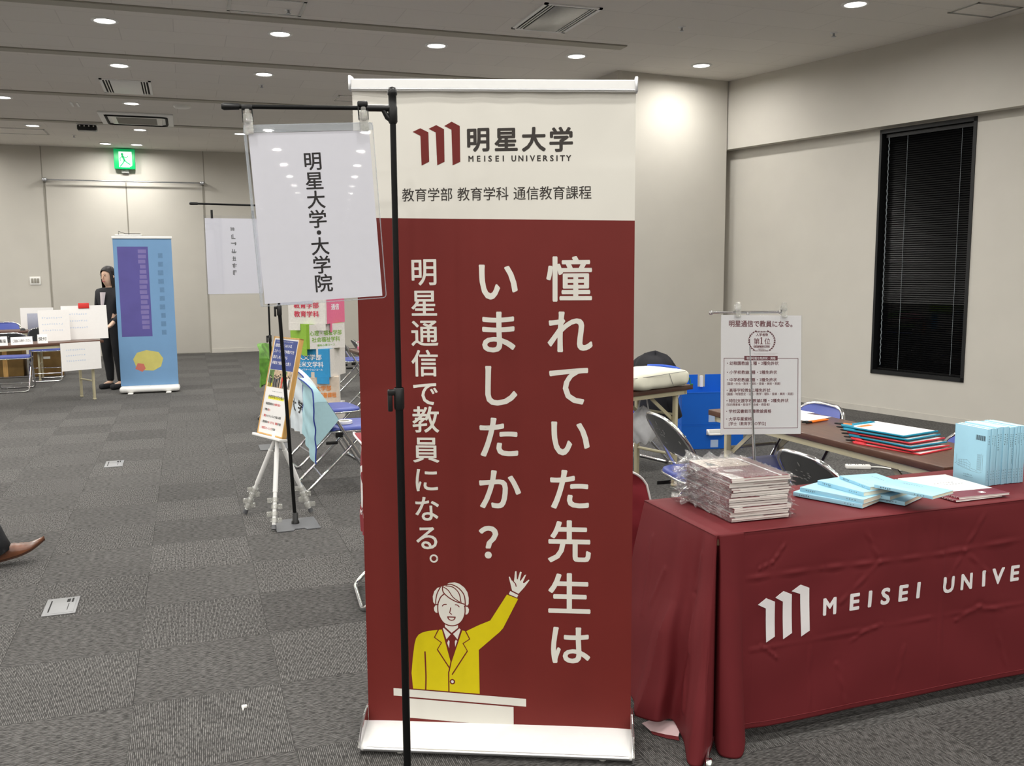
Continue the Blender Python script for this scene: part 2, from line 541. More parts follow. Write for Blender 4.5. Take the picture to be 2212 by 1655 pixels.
o = rest.build('slat_bundle', M['slat'], wb); o['kind'] = 'stuff'
for t in (W0 + .28, W1 - .16):
    mb = MB(); mb.tube([inv @ Vector(rw(t, -.034, WZ0 + .05)), inv @ Vector(rw(t, -.034, WZ1 - .05))], .0022, 5); mb.build('ladder_cord', M['cord'], wb)
mb = MB(); P = []
for i in range(120):
    P.append(inv @ Vector(rw(W0 + .085 + .004 * math.sin(i * 1.9), -.022, WZ0 + .09 + (WZ1 - WZ0 - .17) * i / 119)))
mb.tube(P, .005, 6); mb.build('pull_cord', M['cord'], wb)

# the column in the back right corner
mb = MB(); q = [(4.535, 9.37), (6.005, 9.51), (5.93, 10.95), (4.40, 10.80)]
mb.add([(x, y, 0) for x, y in q] + [(x, y, CEIL) for x, y in q], [(0, 1, 5, 4), (1, 2, 6, 5), (2, 3, 7, 6), (3, 0, 4, 7)])
mb.add([(x, y, 0) for x, y in ((5.985, 9.70), (6.45, 9.75), (6.4, 10.95), (5.92, 10.95))] + [(x, y, CEIL) for x, y in ((5.985, 9.70), (6.45, 9.75), (6.4, 10.95), (5.92, 10.95))], [(0, 1, 5, 4), (1, 2, 6, 5), (2, 3, 7, 6), (3, 0, 4, 7)])
struct(mb.build('wall_column', M['wall']))
# long slot strips across the ceiling
for i, (y, x0, x1) in enumerate(((8.39, XL, 4.12), (10.24, XL, 4.3), (12.57, XL, 6.0), (14.83, XL, 6.0), (6.0, XL, 2.2), (1.2, XL, 6.0), (-3.5, XL, 6.0), (-8.2, XL, 6.0))):
    mb = MB(); mb.box((x0, y - .075, CEIL - .012), (x1, y + .075, CEIL)); mb.box((x0, y - .082, CEIL - .004), (x1, y - .075, CEIL), 1); mb.box((x0, y + .075, CEIL - .004), (x1, y + .082, CEIL), 1)
    struct(mb.build('trim_%d' % (i + 2), [M['ceiling_strip'], M['seam']]))

# ---------------------------------------------------------------- ceiling downlights
def make_light():
    t = thing('ceiling_downlight', 'x', 'ceiling light', (0, 0, CEIL))
    mb = MB()
    mb.lathe([(.112, 0), (.112, -.006), (.106, -.010), (.088, -.010), (.083, -.004), (.083, 0)], 32)
    mb.build('trim_ring', M['white_metal'], t)
    mb = MB(); mb.disc(.0835, -.0055, 32, flip=True); mb.build('diffuser', M['lamp'], t)
    ld = bpy.data.lights.new('downlight', 'AREA'); ld.shape = 'DISK'; ld.size = .15
    ld.energy = LAMP_W; ld.color = (1.0, .975, .925); ld.spread = R(172)
    lo = bpy.data.objects.new('lamp_light', ld); lo.location = (0, 0, -.013)
    link(lo, t)
    return t
LG = 'recessed ceiling downlights'
seen = {}
LX = [-.55 + 1.46 * k for k in range(-6, 5)]
rows = [15.36, 13.02, 10.70, 8.87]
proto = make_light(); first = True
def put_light(x, y, label):
    global first
    if first:
        o = proto; o.location = (x, y, CEIL); o['label'] = label; o['group'] = LG; first = False
    else:
        o = dup(proto, (x, y, CEIL), 0, label, LG)
    return o
vis = {(-.55, 8.87): 'leftmost large downlight of the ceiling row nearest the viewer',
       (.91, 8.87): 'second downlight from left in the nearest ceiling row',
       (2.37, 8.87): 'downlight in the nearest ceiling row, above the middle of the red banner',
       (3.83, 8.87): 'downlight in the nearest ceiling row, just left of the column, above the banner end',
       (5.27, 8.87): 'downlight in front of the wall column, lighting its face',
       (5.27, 6.47): 'downlight at the top right edge of the photo, nearest the long beam',
       (-.55, 10.70): 'downlight just above the slotted ceiling ventilator, in the second row',
       (.91, 10.70): 'downlight right of the slotted ceiling ventilator, in the second row',
       (-2.01, 13.02): 'downlight cut by the left edge of the photo, in the third row',
       (-.55, 13.02): 'downlight between the slotted ventilator and the framed air conditioner cassette',
       (-2.01, 15.36): 'far downlight left of the dark ceiling device',
       (-.55, 15.36): 'far downlight just right of the dark ceiling device, above the exit sign',
       (.91, 15.36): 'far downlight touching the upper left corner of the hanging white sign',
       (-1.163, 17.15): 'left one of the two small downlights above the green exit sign',
       (-.68, 17.15): 'right one of the two small downlights above the green exit sign'}
spots = []
for y in rows:
    for x in LX:
        x = round(x, 2)
        if x > 4.5 and y > 9: continue
        if abs(x - .91) < .05 and abs(y - 13.02) < .1: continue
        if abs(x - 5.29) < .05: x = 5.27
        spots.append((x, y))
spots += [(-1.163, 17.15), (-.68, 17.15), (5.27, 6.47), (-3.6, 17.15), (-5.1, 17.15)]
y = 6.47
for y in (6.47, 4.1, 1.75, -.6, -2.95, -5.3, -7.65, -10.0, -12.35):
    for x in LX:
        x = round(x, 2)
        if y > 6 and x > 4.5: continue
        spots.append((x, y))
for y in [-14.7 - 2.35 * k for k in range(15)]:
    for x in (-3.47, -2.01, -.55, .91, 2.37, 3.83): spots.append((x, y))
for (x, y) in spots:
    lab = None
    for (a, b_), l in vis.items():
        if abs(a - x) < .02 and abs(b_ - y) < .05: lab = l
    if lab is None:
        lab = 'round recessed ceiling downlight over the room, outside the photo or behind the banner'
    lo_ = put_light(x, y, lab)
    if abs(y - 17.15) < .02 or (x > 5 and y > 8):
        for ch in lo_.children:
            if ch.type == 'LIGHT':
                if y < 10:
                    sl = ch.data.copy(); sl.energy = LAMP_W * .95; ch.data = sl; continue
                if 'downlight_small' not in bpy.data.lights:
                    sl = ch.data.copy(); sl.name = 'downlight_small'; sl.energy = LAMP_W * .6
                ch.data = bpy.data.lights['downlight_small']
# ================================================================ RED ROLL-UP BANNER
M['b_white'] = mat('banner_white_print', srgb(219, 216, 207), .6, noise=.02, nscale=6)
M['b_red'] = mat('banner_maroon_print', srgb(109, 36, 32), .55, spec=.3, noise=.06, nscale=5)
M['b_yellow'] = mat('banner_yellow_print', srgb(210, 192, 0), .5, noise=.03)
M['ink_dark'] = mat('dark_grey_print', srgb(48, 42, 38), .55, noise=.03)
bn = thing('roll_up_banner', 'tall maroon and white roll-up banner with a waving teacher in a yellow jacket', 'banner', (.825, 2.535, 0), -.42398)
SY = .11
LL, LR = (-.418, .057), (.418, .060)            # sheet corners, local x,z
TL, TR = (-.416, 2.036), (.4165, 2.013)
mb = MB()
def sheet(u, v):
    x = (1 - v) * (LL[0] + (LR[0] - LL[0]) * u) + v * (TL[0] + (TR[0] - TL[0]) * u)
    z = (1 - v) * (LL[1] + (LR[1] - LL[1]) * u) + v * (TL[1] + (TR[1] - TL[1]) * u)
    return x, z
NV = 240
zs = [0.0]
vb = (1.6455 - .0585) / (2.0245 - .0585)          # border between maroon and white
def rip(x, z):
    t = max(0, (z - 1.9) / .12)
    r = .0022 * t * t * math.sin(x * 38 + 1.3 * math.sin(x * 11)) + .0012 * math.sin(x * 6.1 + z * 2.2)
    g = math.exp(-((x - .26) * 3 + (z - 1.93) * 6) ** 2 * 2) * .0012 * (1 if z > 1.8 else 0)
    e = (abs(x) / .418) ** 8 * .004
    return SY + r + g - e
def shf(u, v):
    x, z = sheet(u, v); return (x, rip(x, z), z)
mb.grid(lambda u, v: shf(u, v * vb), 60, 60, 1)
mb.grid(lambda u, v: shf(u, vb + v * (1 - vb)), 60, 24, 0)
mb.grid(lambda u, v: tuple(a + b for a, b in zip(shf(1 - u, v), (0, .0012, 0))), 20, 20, 0)
def S(u, v, l):
    return (u, rip(u, v) - .0006 - l, v)
mm = lambda pts: [(a / 1000, b / 1000) for a, b in pts]
for pl in ([(-238, 1903), (-215, 1913), (-191, 1901), (-190, 1816), (-213, 1805), (-215, 1891)],
           [(-190, 1911), (-167, 1921), (-144, 1909), (-144, 1815), (-166, 1805), (-169, 1900)],
           [(-143, 1918), (-121, 1930), (-97, 1917), (-97, 1814), (-120, 1804), (-122, 1907)]):
    poly2d(mb, mm(pl), S, 1)
for ch, x, z in zip('明星大学', (-.043, .040, .121, .201), (1.877, 1.8755, 1.874, 1.872)):
    stamp(mb, ch, (x, z), .073, S, 3, .030)
for ch, x in zip('MEISEIUNIVERSITY', (-.065, -.042, -.024, -.008, .013, .031, .062, .083, .100, .117, .136, .155, .174, .189, .205, .223)):
    stamp(mb, ch, (x, 1.8215 - (x) * .011), .0235, S, 3, .030, .92 if ch in 'MNU' else 1.0, False)
write(mb, '教育学部 教育学科 通信教育課程', -.275, 1.7195, .0415, S, 3, .004, adv=.566)
for ch, z in zip('憧れていた先生は', (1.466, 1.309, 1.149, .989, .826, .662, .494, .329)):
    stamp(mb, ch, (.2255, z), .141, S, 0, .018)
for ch, z in zip('いましたか', (1.463, 1.309, 1.147, .986, .823)):
    stamp(mb, ch, (.0095, z), .141, S, 0, .018)
stamp(mb, '？', (.008, .655), .130, S, 0, .022)
for ch, z in zip('明星通信で教員になる', (1.491, 1.397, 1.306, 1.214, 1.122, 1.040, .946, .851, .759, .667)):
    stamp(mb, ch, (-.2125 - (1.491 - z) * .006, z), .0865, S, 0, .014)
stroke2d(mb, [(-.1975 + .0108 * math.cos(t * PI / 8), .6005 + .0108 * math.sin(t * PI / 8)) for t in range(17)], .0055, S, 0, 0, 0)
# the printed teacher behind a lectern; coordinates in the print's own grid (px of the artwork, 0.2574 mm each)
# artwork grid -> sheet: bilinear
GX = lambda x, y: (-.2835 + (x - 60) * .000259, .1665 + (1515 - y) * .0002636 - (x - 60) * .0000055)
def art(pts): return [GX(x, y) for x, y in pts]
def apoly(pts, m, l=0.0): poly2d(mb, art(pts), S, m, l)
def aline(pts, w, m, l=.0001, k=6): stroke2d(mb, art(pts), w * .00026, S, m, l, k)
def ring(cx, cy, rx, ry, a0, a1, n=24):
    return [(cx + rx * math.cos(R(a0 + (a1 - a0) * i / n)), cy + ry * math.sin(R(a0 + (a1 - a0) * i / n))) for i in range(n + 1)]
apoly([(105, 1497), (90, 1300), (110, 1100), (135, 930), (155, 860), (185, 815), (230, 785), (310, 760), (430, 742), (480, 735), (595, 780), (715, 735), (775, 742), (930, 660), (1070, 597), (1275, 268), (1410, 316), (1225, 685), (1180, 737), (925, 970), (930, 1522)], 2)
# neck, shirt, tie
apoly([(514, 665), (674, 665), (674, 712), (700, 712), (715, 740), (590, 1130), (485, 735), (500, 712), (514, 705)], 1, .00004)
apoly([(514, 668), (674, 668), (674, 705), (595, 772), (514, 700)], 0, .00008)
apoly([(497, 712), (583, 790), (530, 855), (488, 725)], 0, .00008)
apoly([(690, 712), (612, 785), (665, 850), (706, 725)], 0, .00008)
apoly([(556, 860), (568, 880), (560, 965), (538, 900)], 0, .00008)
apoly([(645, 855), (632, 880), (636, 945), (662, 870)], 0, .00008)
# head: hair, ears, face
apoly([(400, 430), (375, 400), (370, 330), (390, 265), (430, 220), (480, 203), (520, 190), (570, 155), (640, 143), (700, 160), (760, 205), (795, 260), (810, 330), (808, 400), (795, 430), (765, 440), (420, 440)], 0, .00004)
apoly([(425, 432), (400, 440), (382, 470), (386, 505), (405, 530), (428, 528)], 0, .00004)
apoly([(768, 438), (795, 440), (812, 470), (805, 512), (785, 535), (765, 535)], 0, .00004)
apoly([(430, 440), (440, 400), (470, 330), (520, 290), (600, 350), (700, 395), (762, 410), (765, 520), (735, 600), (690, 650), (640, 675), (595, 680), (545, 672), (495, 645), (455, 590), (432, 520)], 0, .00006)
aline([(762, 430), (762, 520), (735, 600), (690, 652), (640, 677), (595, 684), (545, 675), (495, 648), (455, 590), (432, 520), (430, 440), (440, 395), (470, 330), (515, 290)], 14, 1)
aline([(490, 205), (500, 270), (560, 330), (640, 375), (710, 397), (762, 410)], 13, 1)
aline([(500, 205), (560, 245), (620, 330), (700, 385)], 11, 1)
aline([(530, 192), (620, 205), (690, 275), (716, 390)], 12, 1)
aline([(535, 180), (600, 172), (690, 215), (755, 300), (768, 425)], 13, 1)
aline([(465, 210), (425, 290), (407, 370), (405, 425)], 13, 1)
aline([(390, 432), (435, 425)], 12, 1); aline([(755, 432), (800, 428)], 12, 1)
aline([(487, 442), (505, 424), (535, 420)], 12, 1); aline([(645, 420), (670, 424), (692, 444)], 12, 1)
aline([(587, 462), (575, 525), (598, 540)], 12, 1, k=0)
apoly([(542, 568), (648, 568), (645, 590), (625, 615), (595, 622), (565, 615), (546, 592)], 1, .00008)
apoly([(560, 582), (632, 582), (622, 602), (595, 610), (570, 602)], 0, .00012)
aline([(500, 705), (592, 785), (690, 705)], 12, 1, k=0)
# jacket lines
for pts in ([(432, 740), (382, 838), (468, 900), (415, 988), (560, 1212)], [(765, 740), (815, 840), (733, 898), (785, 990), (595, 1292)], [(483, 735), (583, 1130), (558, 1245), (550, 1270), (550, 1510)], [(718, 735), (583, 1130)]):
    aline(pts, 15, 1, k=0)
aline([(262, 1026), (266, 1200), (268, 1340), (262, 1500)], 18, 1)
stroke2d(mb, art(ring(595, 1385, 25, 25, 0, 360)), .0045, S, 1, .0001, 0)
apoly(ring(595, 1385, 18, 18, 0, 345), 0, .00012)
# cuff and waving hand
apoly([(1315, 222), (1412, 268), (1398, 300), (1297, 262)], 0)
apoly([(1337, 215), (1318, 130), (1298, 50), (1310, 45), (1335, 95), (1362, 98), (1375, -20), (1392, -25), (1396, 72), (1406, 78), (1435, -20), (1455, -15), (1432, 85), (1440, 95), (1490, 20), (1510, 12), (1468, 110), (1480, 122), (1540, 72), (1548, 80), (1490, 165), (1415, 252)], 0)
aline([(1352, 100), (1378, 130), (1387, 162)], 12, 1)
# lectern
apoly([(-140, 1503), (1500, 1557), (1500, 1655), (-140, 1598)], 0)
apoly([(10, 1622), (1345, 1668), (1345, 1920), (10, 1870)], 0)
mb.build('banner_sheet', [M['b_white'], M['b_red'], M['b_yellow'], M['ink_dark']], bn)
# top rail
mb = MB()
rail = [(SY - .013, 0), (SY - .016, .006), (SY - .016, .030), (SY - .010, .034), (SY + .010, .034), (SY + .014, .028), (SY + .014, .004), (SY + .008, 0)]
def railv(x, z0): return [(x, y, z0 + z) for y, z in rail]
n = len(rail)
mb.add(railv(-.418, 2.024) + railv(.416, 2.0005), [(i, (i + 1) % n, n + (i + 1) % n, n + i) for i in range(n)] + [tuple(range(n))[::-1], tuple(range(n, 2 * n))])
mb.add([(-.416, SY - .0175, 2.0275), (.414, SY - .0175, 2.004), (.414, SY - .0175, 2.0085), (-.416, SY - .0175, 2.032), (-.416, SY - .012, 2.0275), (.414, SY - .012, 2.004), (.414, SY - .012, 2.0085), (-.416, SY - .012, 2.032)], [(0, 1, 2, 3), (4, 5, 1, 0), (3, 2, 6, 7)], 1)
tr = mb.build('top_rail', [M['white_metal'], M['alu']], bn)
for x, z in ((-.421, 2.026), (.416, 2.002)):
    mb = MB(); mb.rbox((x - .003, SY - .019, z - .002), (x + .006, SY + .018, z + .041), .003); mb.build('end_cap', M['alu'], tr)
# cassette base: white curved shell with chrome end plates
prof = [(.000, .014), (-.002, .022), (.004, .031), (.02, .037), (.06, .050), (.098, .060), (.104, .060), (.118, .062), (.135, .078), (.16, .084), (.20, .074), (.235, .05), (.25, .014)]
mb = MB(); n = len(prof)
mb.add([(-.4195, y, z) for y, z in prof] + [(.4195, y, z) for y, z in prof], [(i, n + i, n + i + 1, i + 1) for i in range(n - 1)] + [(0, n - 1, 2 * n - 1, n)], 0, True)
mb.box((-.418, .03, .006), (.418, .22, .0145), 0)
mb.tube([(-.41, .002, .021), (.41, .002, .021)], .007, 10, 1)
base = mb.build('cassette_base', [M['white_metal'], M['alu']], bn)
ep = [(-.006, .006), (-.008, .026), (.002, .044), (.03, .075), (.07, .098), (.11, .108), (.16, .104), (.21, .085), (.245, .052), (.258, .012), (.25, .006)]
for x in (-.4265, .4185):
    mb = MB()
    nn = len(ep)
    mb.add([(x, y, z) for y, z in ep] + [(x + .008, y, z) for y, z in ep], [tuple(range(nn)), tuple(range(2 * nn - 1, nn - 1, -1))] + [(i, nn + i, nn + (i + 1) % nn, (i + 1) % nn) for i in range(nn)])
    o = mb.build('end_plate', M['chrome'], base)
    bv = o.modifiers.new('bevel', 'BEVEL'); bv.width = .0022; bv.segments = 2
for x in (-.30, .33):
    for y in (.028, .21):
        mb = MB(); mb.lathe([(0.0001, 0), (.012, 0), (.014, .006), (.014, .012)], 14, 0, Matrix.Translation((x, y, 0))); mb.build('foot', M['white_plastic'], base)
# support pole behind the sheet
mb = MB(); mb.tube([(0, .17, .06), (0, .15, 2.03)], .009, 10); mb.build('support_pole', M['alu'], bn)
# ================================================================ SIGN STANDS WITH HANGING SHEETS
M['film'] = bpy.data.materials.new('clear_card_case'); M['film'].use_nodes = True
_nt = M['film'].node_tree; _n = _nt.nodes; _n.remove(_n['Principled BSDF'])
_g = _n.new('ShaderNodeBsdfGlossy'); _g.inputs['Roughness'].default_value = .02
_t = _n.new('ShaderNodeBsdfTransparent'); _t.inputs['Color'].default_value = (.97, .975, .985, 1)
_lw = _n.new('ShaderNodeLayerWeight'); _lw.inputs['Blend'].default_value = .5
_pw = _n.new('ShaderNodeMath'); _pw.operation = 'POWER'; _pw.inputs[1].default_value = 5
_fr = _n.new('ShaderNodeMath'); _fr.operation = 'MULTIPLY_ADD'; _fr.inputs[1].default_value = .9; _fr.inputs[2].default_value = .035
_nt.links.new(_lw.outputs['Facing'], _pw.inputs[0]); _nt.links.new(_pw.outputs[0], _fr.inputs[0])
_mx = _n.new('ShaderNodeMixShader')
_nz = _n.new('ShaderNodeTexNoise'); _nz.inputs['Scale'].default_value = 6
_bp = _n.new('ShaderNodeBump'); _bp.inputs['Strength'].default_value = .02
_nt.links.new(_nz.outputs['Fac'], _bp.inputs['Height']); _nt.links.new(_bp.outputs['Normal'], _g.inputs['Normal'])
_nt.links.new(_fr.outputs[0], _mx.inputs[0]); _nt.links.new(_t.outputs[0], _mx.inputs[1]); _nt.links.new(_g.outputs[0], _mx.inputs[2])
_nt.links.new(_mx.outputs[0], _n['Material Output'].inputs['Surface'])
M['film_edge'] = mat('clear_case_edge', srgb(196, 202, 208), .12, alpha=.35, noise=.05)
M['paper_cool'] = mat('bright_copy_paper', srgb(226, 225, 232), .6, noise=.012)
M['pole_black'] = mat('matt_black_tube', srgb(8, 9, 9), .5, spec=.25, noise=.1)

def clear_clip(parent, p, s=1.0):
    """transparent plastic clip on a short hanger"""
    mb = MB()
    mb.rbox((p[0] - .011 * s, p[1] - .012 * s, p[2] - .030 * s), (p[0] + .011 * s, p[1] - .006 * s, p[2] + .02 * s), .003 * s)
    mb.rbox((p[0] - .011 * s, p[1] + .006 * s, p[2] - .030 * s), (p[0] + .011 * s, p[1] + .012 * s, p[2] + .02 * s), .003 * s)
    mb.tube([(p[0] - .012 * s, p[1], p[2] + .004 * s), (p[0] + .012 * s, p[1], p[2] + .004 * s)], .006 * s, 10)
    mb.rbox((p[0] - .006 * s, p[1] - .016 * s, p[2] - .004 * s), (p[0] + .006 * s, p[1] + .010 * s, p[2] + .03 * s), .003 * s)
    c = mb.build('clip', M['clear'], parent)
    mb = MB(); mb.tube([(p[0] - .009 * s, p[1], p[2] + .004 * s), (p[0] + .009 * s, p[1], p[2] + .004 * s)], .0028 * s, 8); mb.build('clip_spring', M['chrome'], c)
    return c

def sign_stand(loc, top, rz, arm, label, coll=1.0, dz=0.0, lean=0.0):
    t = thing('sign_stand', label, 'sign stand', loc, rz)
    mb = MB()
    w, d = .125, .15
    pl = [(-w, -d), (-.03, -d), (-.02, -d + .028), (.035, -d + .028), (.045, -d), (w, -d), (w, d * .75), (-w, d * .75)]
    n = len(pl)
    mb.add([(x, y, .001) for x, y in pl] + [(x, y, .006) for x, y in pl], [tuple(range(n))[::-1], tuple(range(n, 2 * n))] + [(i, (i + 1) % n, n + (i + 1) % n, n + i) for i in range(n)])
    mb.build('base_plate', M['grey_plate'], t)
    L = lambda z: (lean * z, 0, z)
    mb = MB(); mb.lathe([(.024, .006), (.022, .02), (.017, .024), (.017, .07), (.012, .072)], 16); mb.build('socket', M['black_plastic'], t)
    mb = MB(); mb.tube([L(.01), L(coll)], .0105, 12); mb.build('lower_pole', M['pole_black'], t)
    mb = MB(); mb.tube([L(coll - .02), L(top - .03)], .0078, 12); mb.build('upper_pole', M['pole_black'], t)
    q = L(coll)
    mb = MB(); mb.lathe([(.0125, coll - .05), (.014, coll - .045), (.014, coll + .005), (.0122, coll + .008)], 14, 0, Matrix.Translation((q[0], 0, 0)))
    mb.rbox((q[0] - .03, -.008, coll - .012), (q[0] - .008, .008, coll + .004), .003)
    mb.rbox((q[0] - .03, -.007, coll - .055), (q[0] - .018, .007, coll + .0), .003)
    mb.build('height_clamp', M['black_plastic'], t)
    q = L(top)
    mb = MB(); mb.lathe([(.0095, -.075), (.012, -.07), (.012, -.035), (.0105, -.03), (.0105, -.006), (.0125, -.003), (.0125, .006), (.009, .014), (.0001, .017)], 16, 0, Matrix.Translation((q[0], 0, top)))
    a = Vector((q[0], 0, top - .037)); e = Vector((q[0] + arm, 0, top - .037 + dz))
    s_ = 1 if arm > 0 else -1
    mb.tube([a, a.lerp(e, .16)], .0085, 10)
    mb.tube([(q[0], 0, top - .068), (q[0] + s_ * .014, 0, top - .06), (q[0] + s_ * .026, 0, top - .038)], [.008, .007, .006], 8)
    mb.build('top_joint', M['black_plastic'], t)
    mb = MB(); mb.tube([a.lerp(e, .1), e], .0055, 10); mb.build('arm', M['pole_black'], t)
    mb = MB(); mb.tube([e.lerp(a, .10), e.lerp(a, .015), e], [.0075, .009, .006], 10); mb.build('arm_tip', M['black_plastic'], t)
    t['_a'] = 0
    del t['_a']
    return t

# --- nearest stand: black pole, A3 sheet reading 明星大学・大学院
st1 = sign_stand((.519, 2.385, 0), 1.945, R(-4.2), -.419, 'black sign stand in front of the maroon banner, its pole nearest the viewer', coll=.98 + .2, dz=-.011)
def _clear():
    m = M['clear'] = bpy.data.materials.new('clear_clip_plastic'); m.use_nodes = True
    nt = m.node_tree; n = nt.nodes; n.remove(n['Principled BSDF'])
    t = n.new('ShaderNodeBsdfTransparent'); t.inputs['Color'].default_value = (.95, .95, .94, 1)
    d = n.new('ShaderNodeBsdfDiffuse'); d.inputs['Color'].default_value = (.86, .86, .80, 1)
    g = n.new('ShaderNodeBsdfGlossy'); g.inputs['Roughness'].default_value = .05
    nz = n.new('ShaderNodeTexNoise'); nz.inputs['Scale'].default_value = 160
    bp = n.new('ShaderNodeBump'); bp.inputs['Strength'].default_value = .5; bp.inputs['Distance'].default_value = .003
    nt.links.new(nz.outputs['Fac'], bp.inputs['Height']); nt.links.new(bp.outputs['Normal'], g.inputs['Normal'])
    lw = n.new('ShaderNodeLayerWeight'); lw.inputs['Blend'].default_value = .35
    m1 = n.new('ShaderNodeMixShader'); m1.inputs[0].default_value = .22
    m2 = n.new('ShaderNodeMixShader')
    ma = n.new('ShaderNodeMath'); ma.operation = 'MULTIPLY_ADD'; ma.inputs[1].default_value = .5; ma.inputs[2].default_value = .10
    nt.links.new(lw.outputs['Facing'], ma.inputs[0])
    nt.links.new(t.outputs[0], m1.inputs[1]); nt.links.new(d.outputs[0], m1.inputs[2])
    nt.links.new(ma.outputs[0], m2.inputs[0]); nt.links.new(m1.outputs[0], m2.inputs[1]); nt.links.new(g.outputs[0], m2.inputs[2])
    nt.links.new(m2.outputs[0], n['Material Output'].inputs['Surface'])
_clear()
Q = (0.321, 2.396, 1.633, -0.074, 0.0, -0.056)
sg = thing('hanging_sign', 'white sheet reading 明星大学・大学院 in a clear case, hung from the nearest black stand', 'sign', Q[:3])
sg.rotation_mode = 'XYZ'
sg.matrix_world = Matrix.Translation(Q[:3]) @ Matrix.Rotation(Q[3], 4, 'Z') @ Matrix.Rotation(Q[4], 4, 'X') @ Matrix.Rotation(Q[5], 4, 'Y')
W_, H_ = .1485, .21
mb = MB(); mb.box((-W_, -.0004, -H_), (W_, .0004, H_), 0)
for ch, z in zip('明星大学・大学院', (.138, .0895, .0425, -.006, -.040, -.074, -.121, -.168)):
    stamp(mb, ch, (.001, z), .0475, flat(-.0006), 1, .016)
mb.build('printed_sheet', [M['paper_cool'], M['ink']], sg)
mb = MB()
W2, HB, HT = .1585, -.2155, .229
for y in (-.0022, .0022):
    n = 20
    mb.grid(lambda u, v: (-W2 + 2 * W2 * u, y, HB + (HT - HB) * v), 8, 8, 0)
mb.build('card_case', M['film'], sg)
mb = MB()
mb.tube(fillet([(-W2, 0, HB), (W2, 0, HB), (W2, 0, HT), (-W2, 0, HT), (-W2, 0, HB + .001)], .01), .0014, 6)
mb.box((-W2, -.0028, HT - .018), (W2, .0028, HT - .0005))
mb.box((-W2, -.0026, HB), (-W2 + .006, .0026, HT)); 
mb.build('case_edge', M['film_edge'], sg)
for x in (-.146, .137):
    clear_clip(sg, (x, 0, .2365), 1.0)
    mb = MB(); zt = .2655 + (x + .146) * .012
    mb.rbox((x - .013, -.007, zt), (x + .013, .007, zt + .013), .003)
    for q in (-.0115, .0115): mb.box((x + q - .0016, -.003, .2365), (x + q + .0016, .003, zt + .004))
    mb.box((x - .013, -.003, .2365), (x + .013, .003, .2395))
    mb.build('hanger_loop', M['black_plastic'], sg)
# ================================================================ MAROON CLOTHED TABLE
M['cloth'] = mat('maroon_polyester', srgb(102, 29, 34), .68, noise=.05, nscale=8, bump=.12, bscale=900, spec=.35)
M['cloth_back'] = mat('pale_pink_reverse', srgb(226, 196, 198), .75, noise=.03)
M['cloth_white'] = mat('white_cloth_print', srgb(226, 222, 222), .65, noise=.02)
M['wood_dark'] = mat('walnut_laminate', srgb(92, 62, 48), .38, noise=.35, nscale=9, stretch=(1, 14, 6), coat=.1)
TX0, TX1, TY0, TY1, TZ = 1.46, 3.26, 2.33, 2.785, .70
# the folding table under the cloth
def folding_table(name, label, loc, rz, L_, D_, group=None, h=.70, top='wood_dark', inset=.045):
    t = thing(name, label, 'table', loc, rz, group)
    mb = MB(); mb.rbox((0, 0, h - .032), (L_, D_, h), .004); mb.build('tabletop', M[top], t)
    mb = MB()
    for y in (.012, D_ - .035): mb.box((.05, y, h - .062), (L_ - .05, y + .022, h - .030))
    for x in (.05, L_ - .075): mb.box((x, .012, h - .062), (x + .022, D_ - .012, h - .030))
    mb.build('apron_frame', M['beige_steel'], t)
    for sx, x in ((1, .13), (-1, L_ - .13)):
        for y in (inset, D_ - inset):
            mb = MB(); mb.rbox((x - .0125, y - .016, .012), (x + .0125, y + .016, h - .045), .003); mb.rbox((x - .016, y - .019, 0), (x + .016, y + .019, .016), .004, 0)
            mb.build('leg', M['beige_steel'], t)
        mb = MB(); mb.tube([(x, .045, .22), (x, D_ - .045, .22)], .011, 8); mb.tube([(x, .045, h - .2), (x, D_ - .045, h - .2)], .009, 8); mb.build('cross_bar', M['beige_steel'], t)
        mb = MB()
        for y in (.07, D_ - .07):
            mb = MB()
            mb.add([(x - .003 * 0 + q, y + w, z) for (q, z) in ((0, h - .22), (sx * .22, h - .05), (sx * .22, h - .08), (0, h - .25)) for w in (-.004, .004)], [(0, 2, 4, 6), (7, 5, 3, 1), (0, 1, 3, 2), (2, 3, 5, 4), (4, 5, 7, 6), (6, 7, 1, 0)])
            mb.build('folding_brace', M['beige_steel'], t)
    return t
ft = folding_table('folding_table', 'folding table completely covered by the maroon cloth, only a caster shows', (TX0 + .006, TY0 + .006, 0), 0, TX1 - TX0 - .012, TY1 - TY0 - .012, h=TZ - .004, inset=.12)
# chrome caster peeping out from under the cloth corner
mb = MB(); Mx = Matrix.Translation((1.412 - TX0 - .006, 2.262 - TY0 - .006, .018)) @ Matrix.Rotation(R(62), 4, 'Z') @ Matrix.Rotation(R(90), 4, 'X')
mb.lathe([(.0001, -.011), (.010, -.011), (.018, -.008), (.018, .008), (.010, .011), (.0001, .011)], 22, 0, Mx)
mb.tube([(1.408 - TX0 - .006, 2.27 - TY0 - .006, .018), (1.43 - TX0, 2.30 - TY0, .034), (1.47 - TX0, 2.34 - TY0, .05)], .006, 8)
mb.build('caster', M['chrome'], ft)

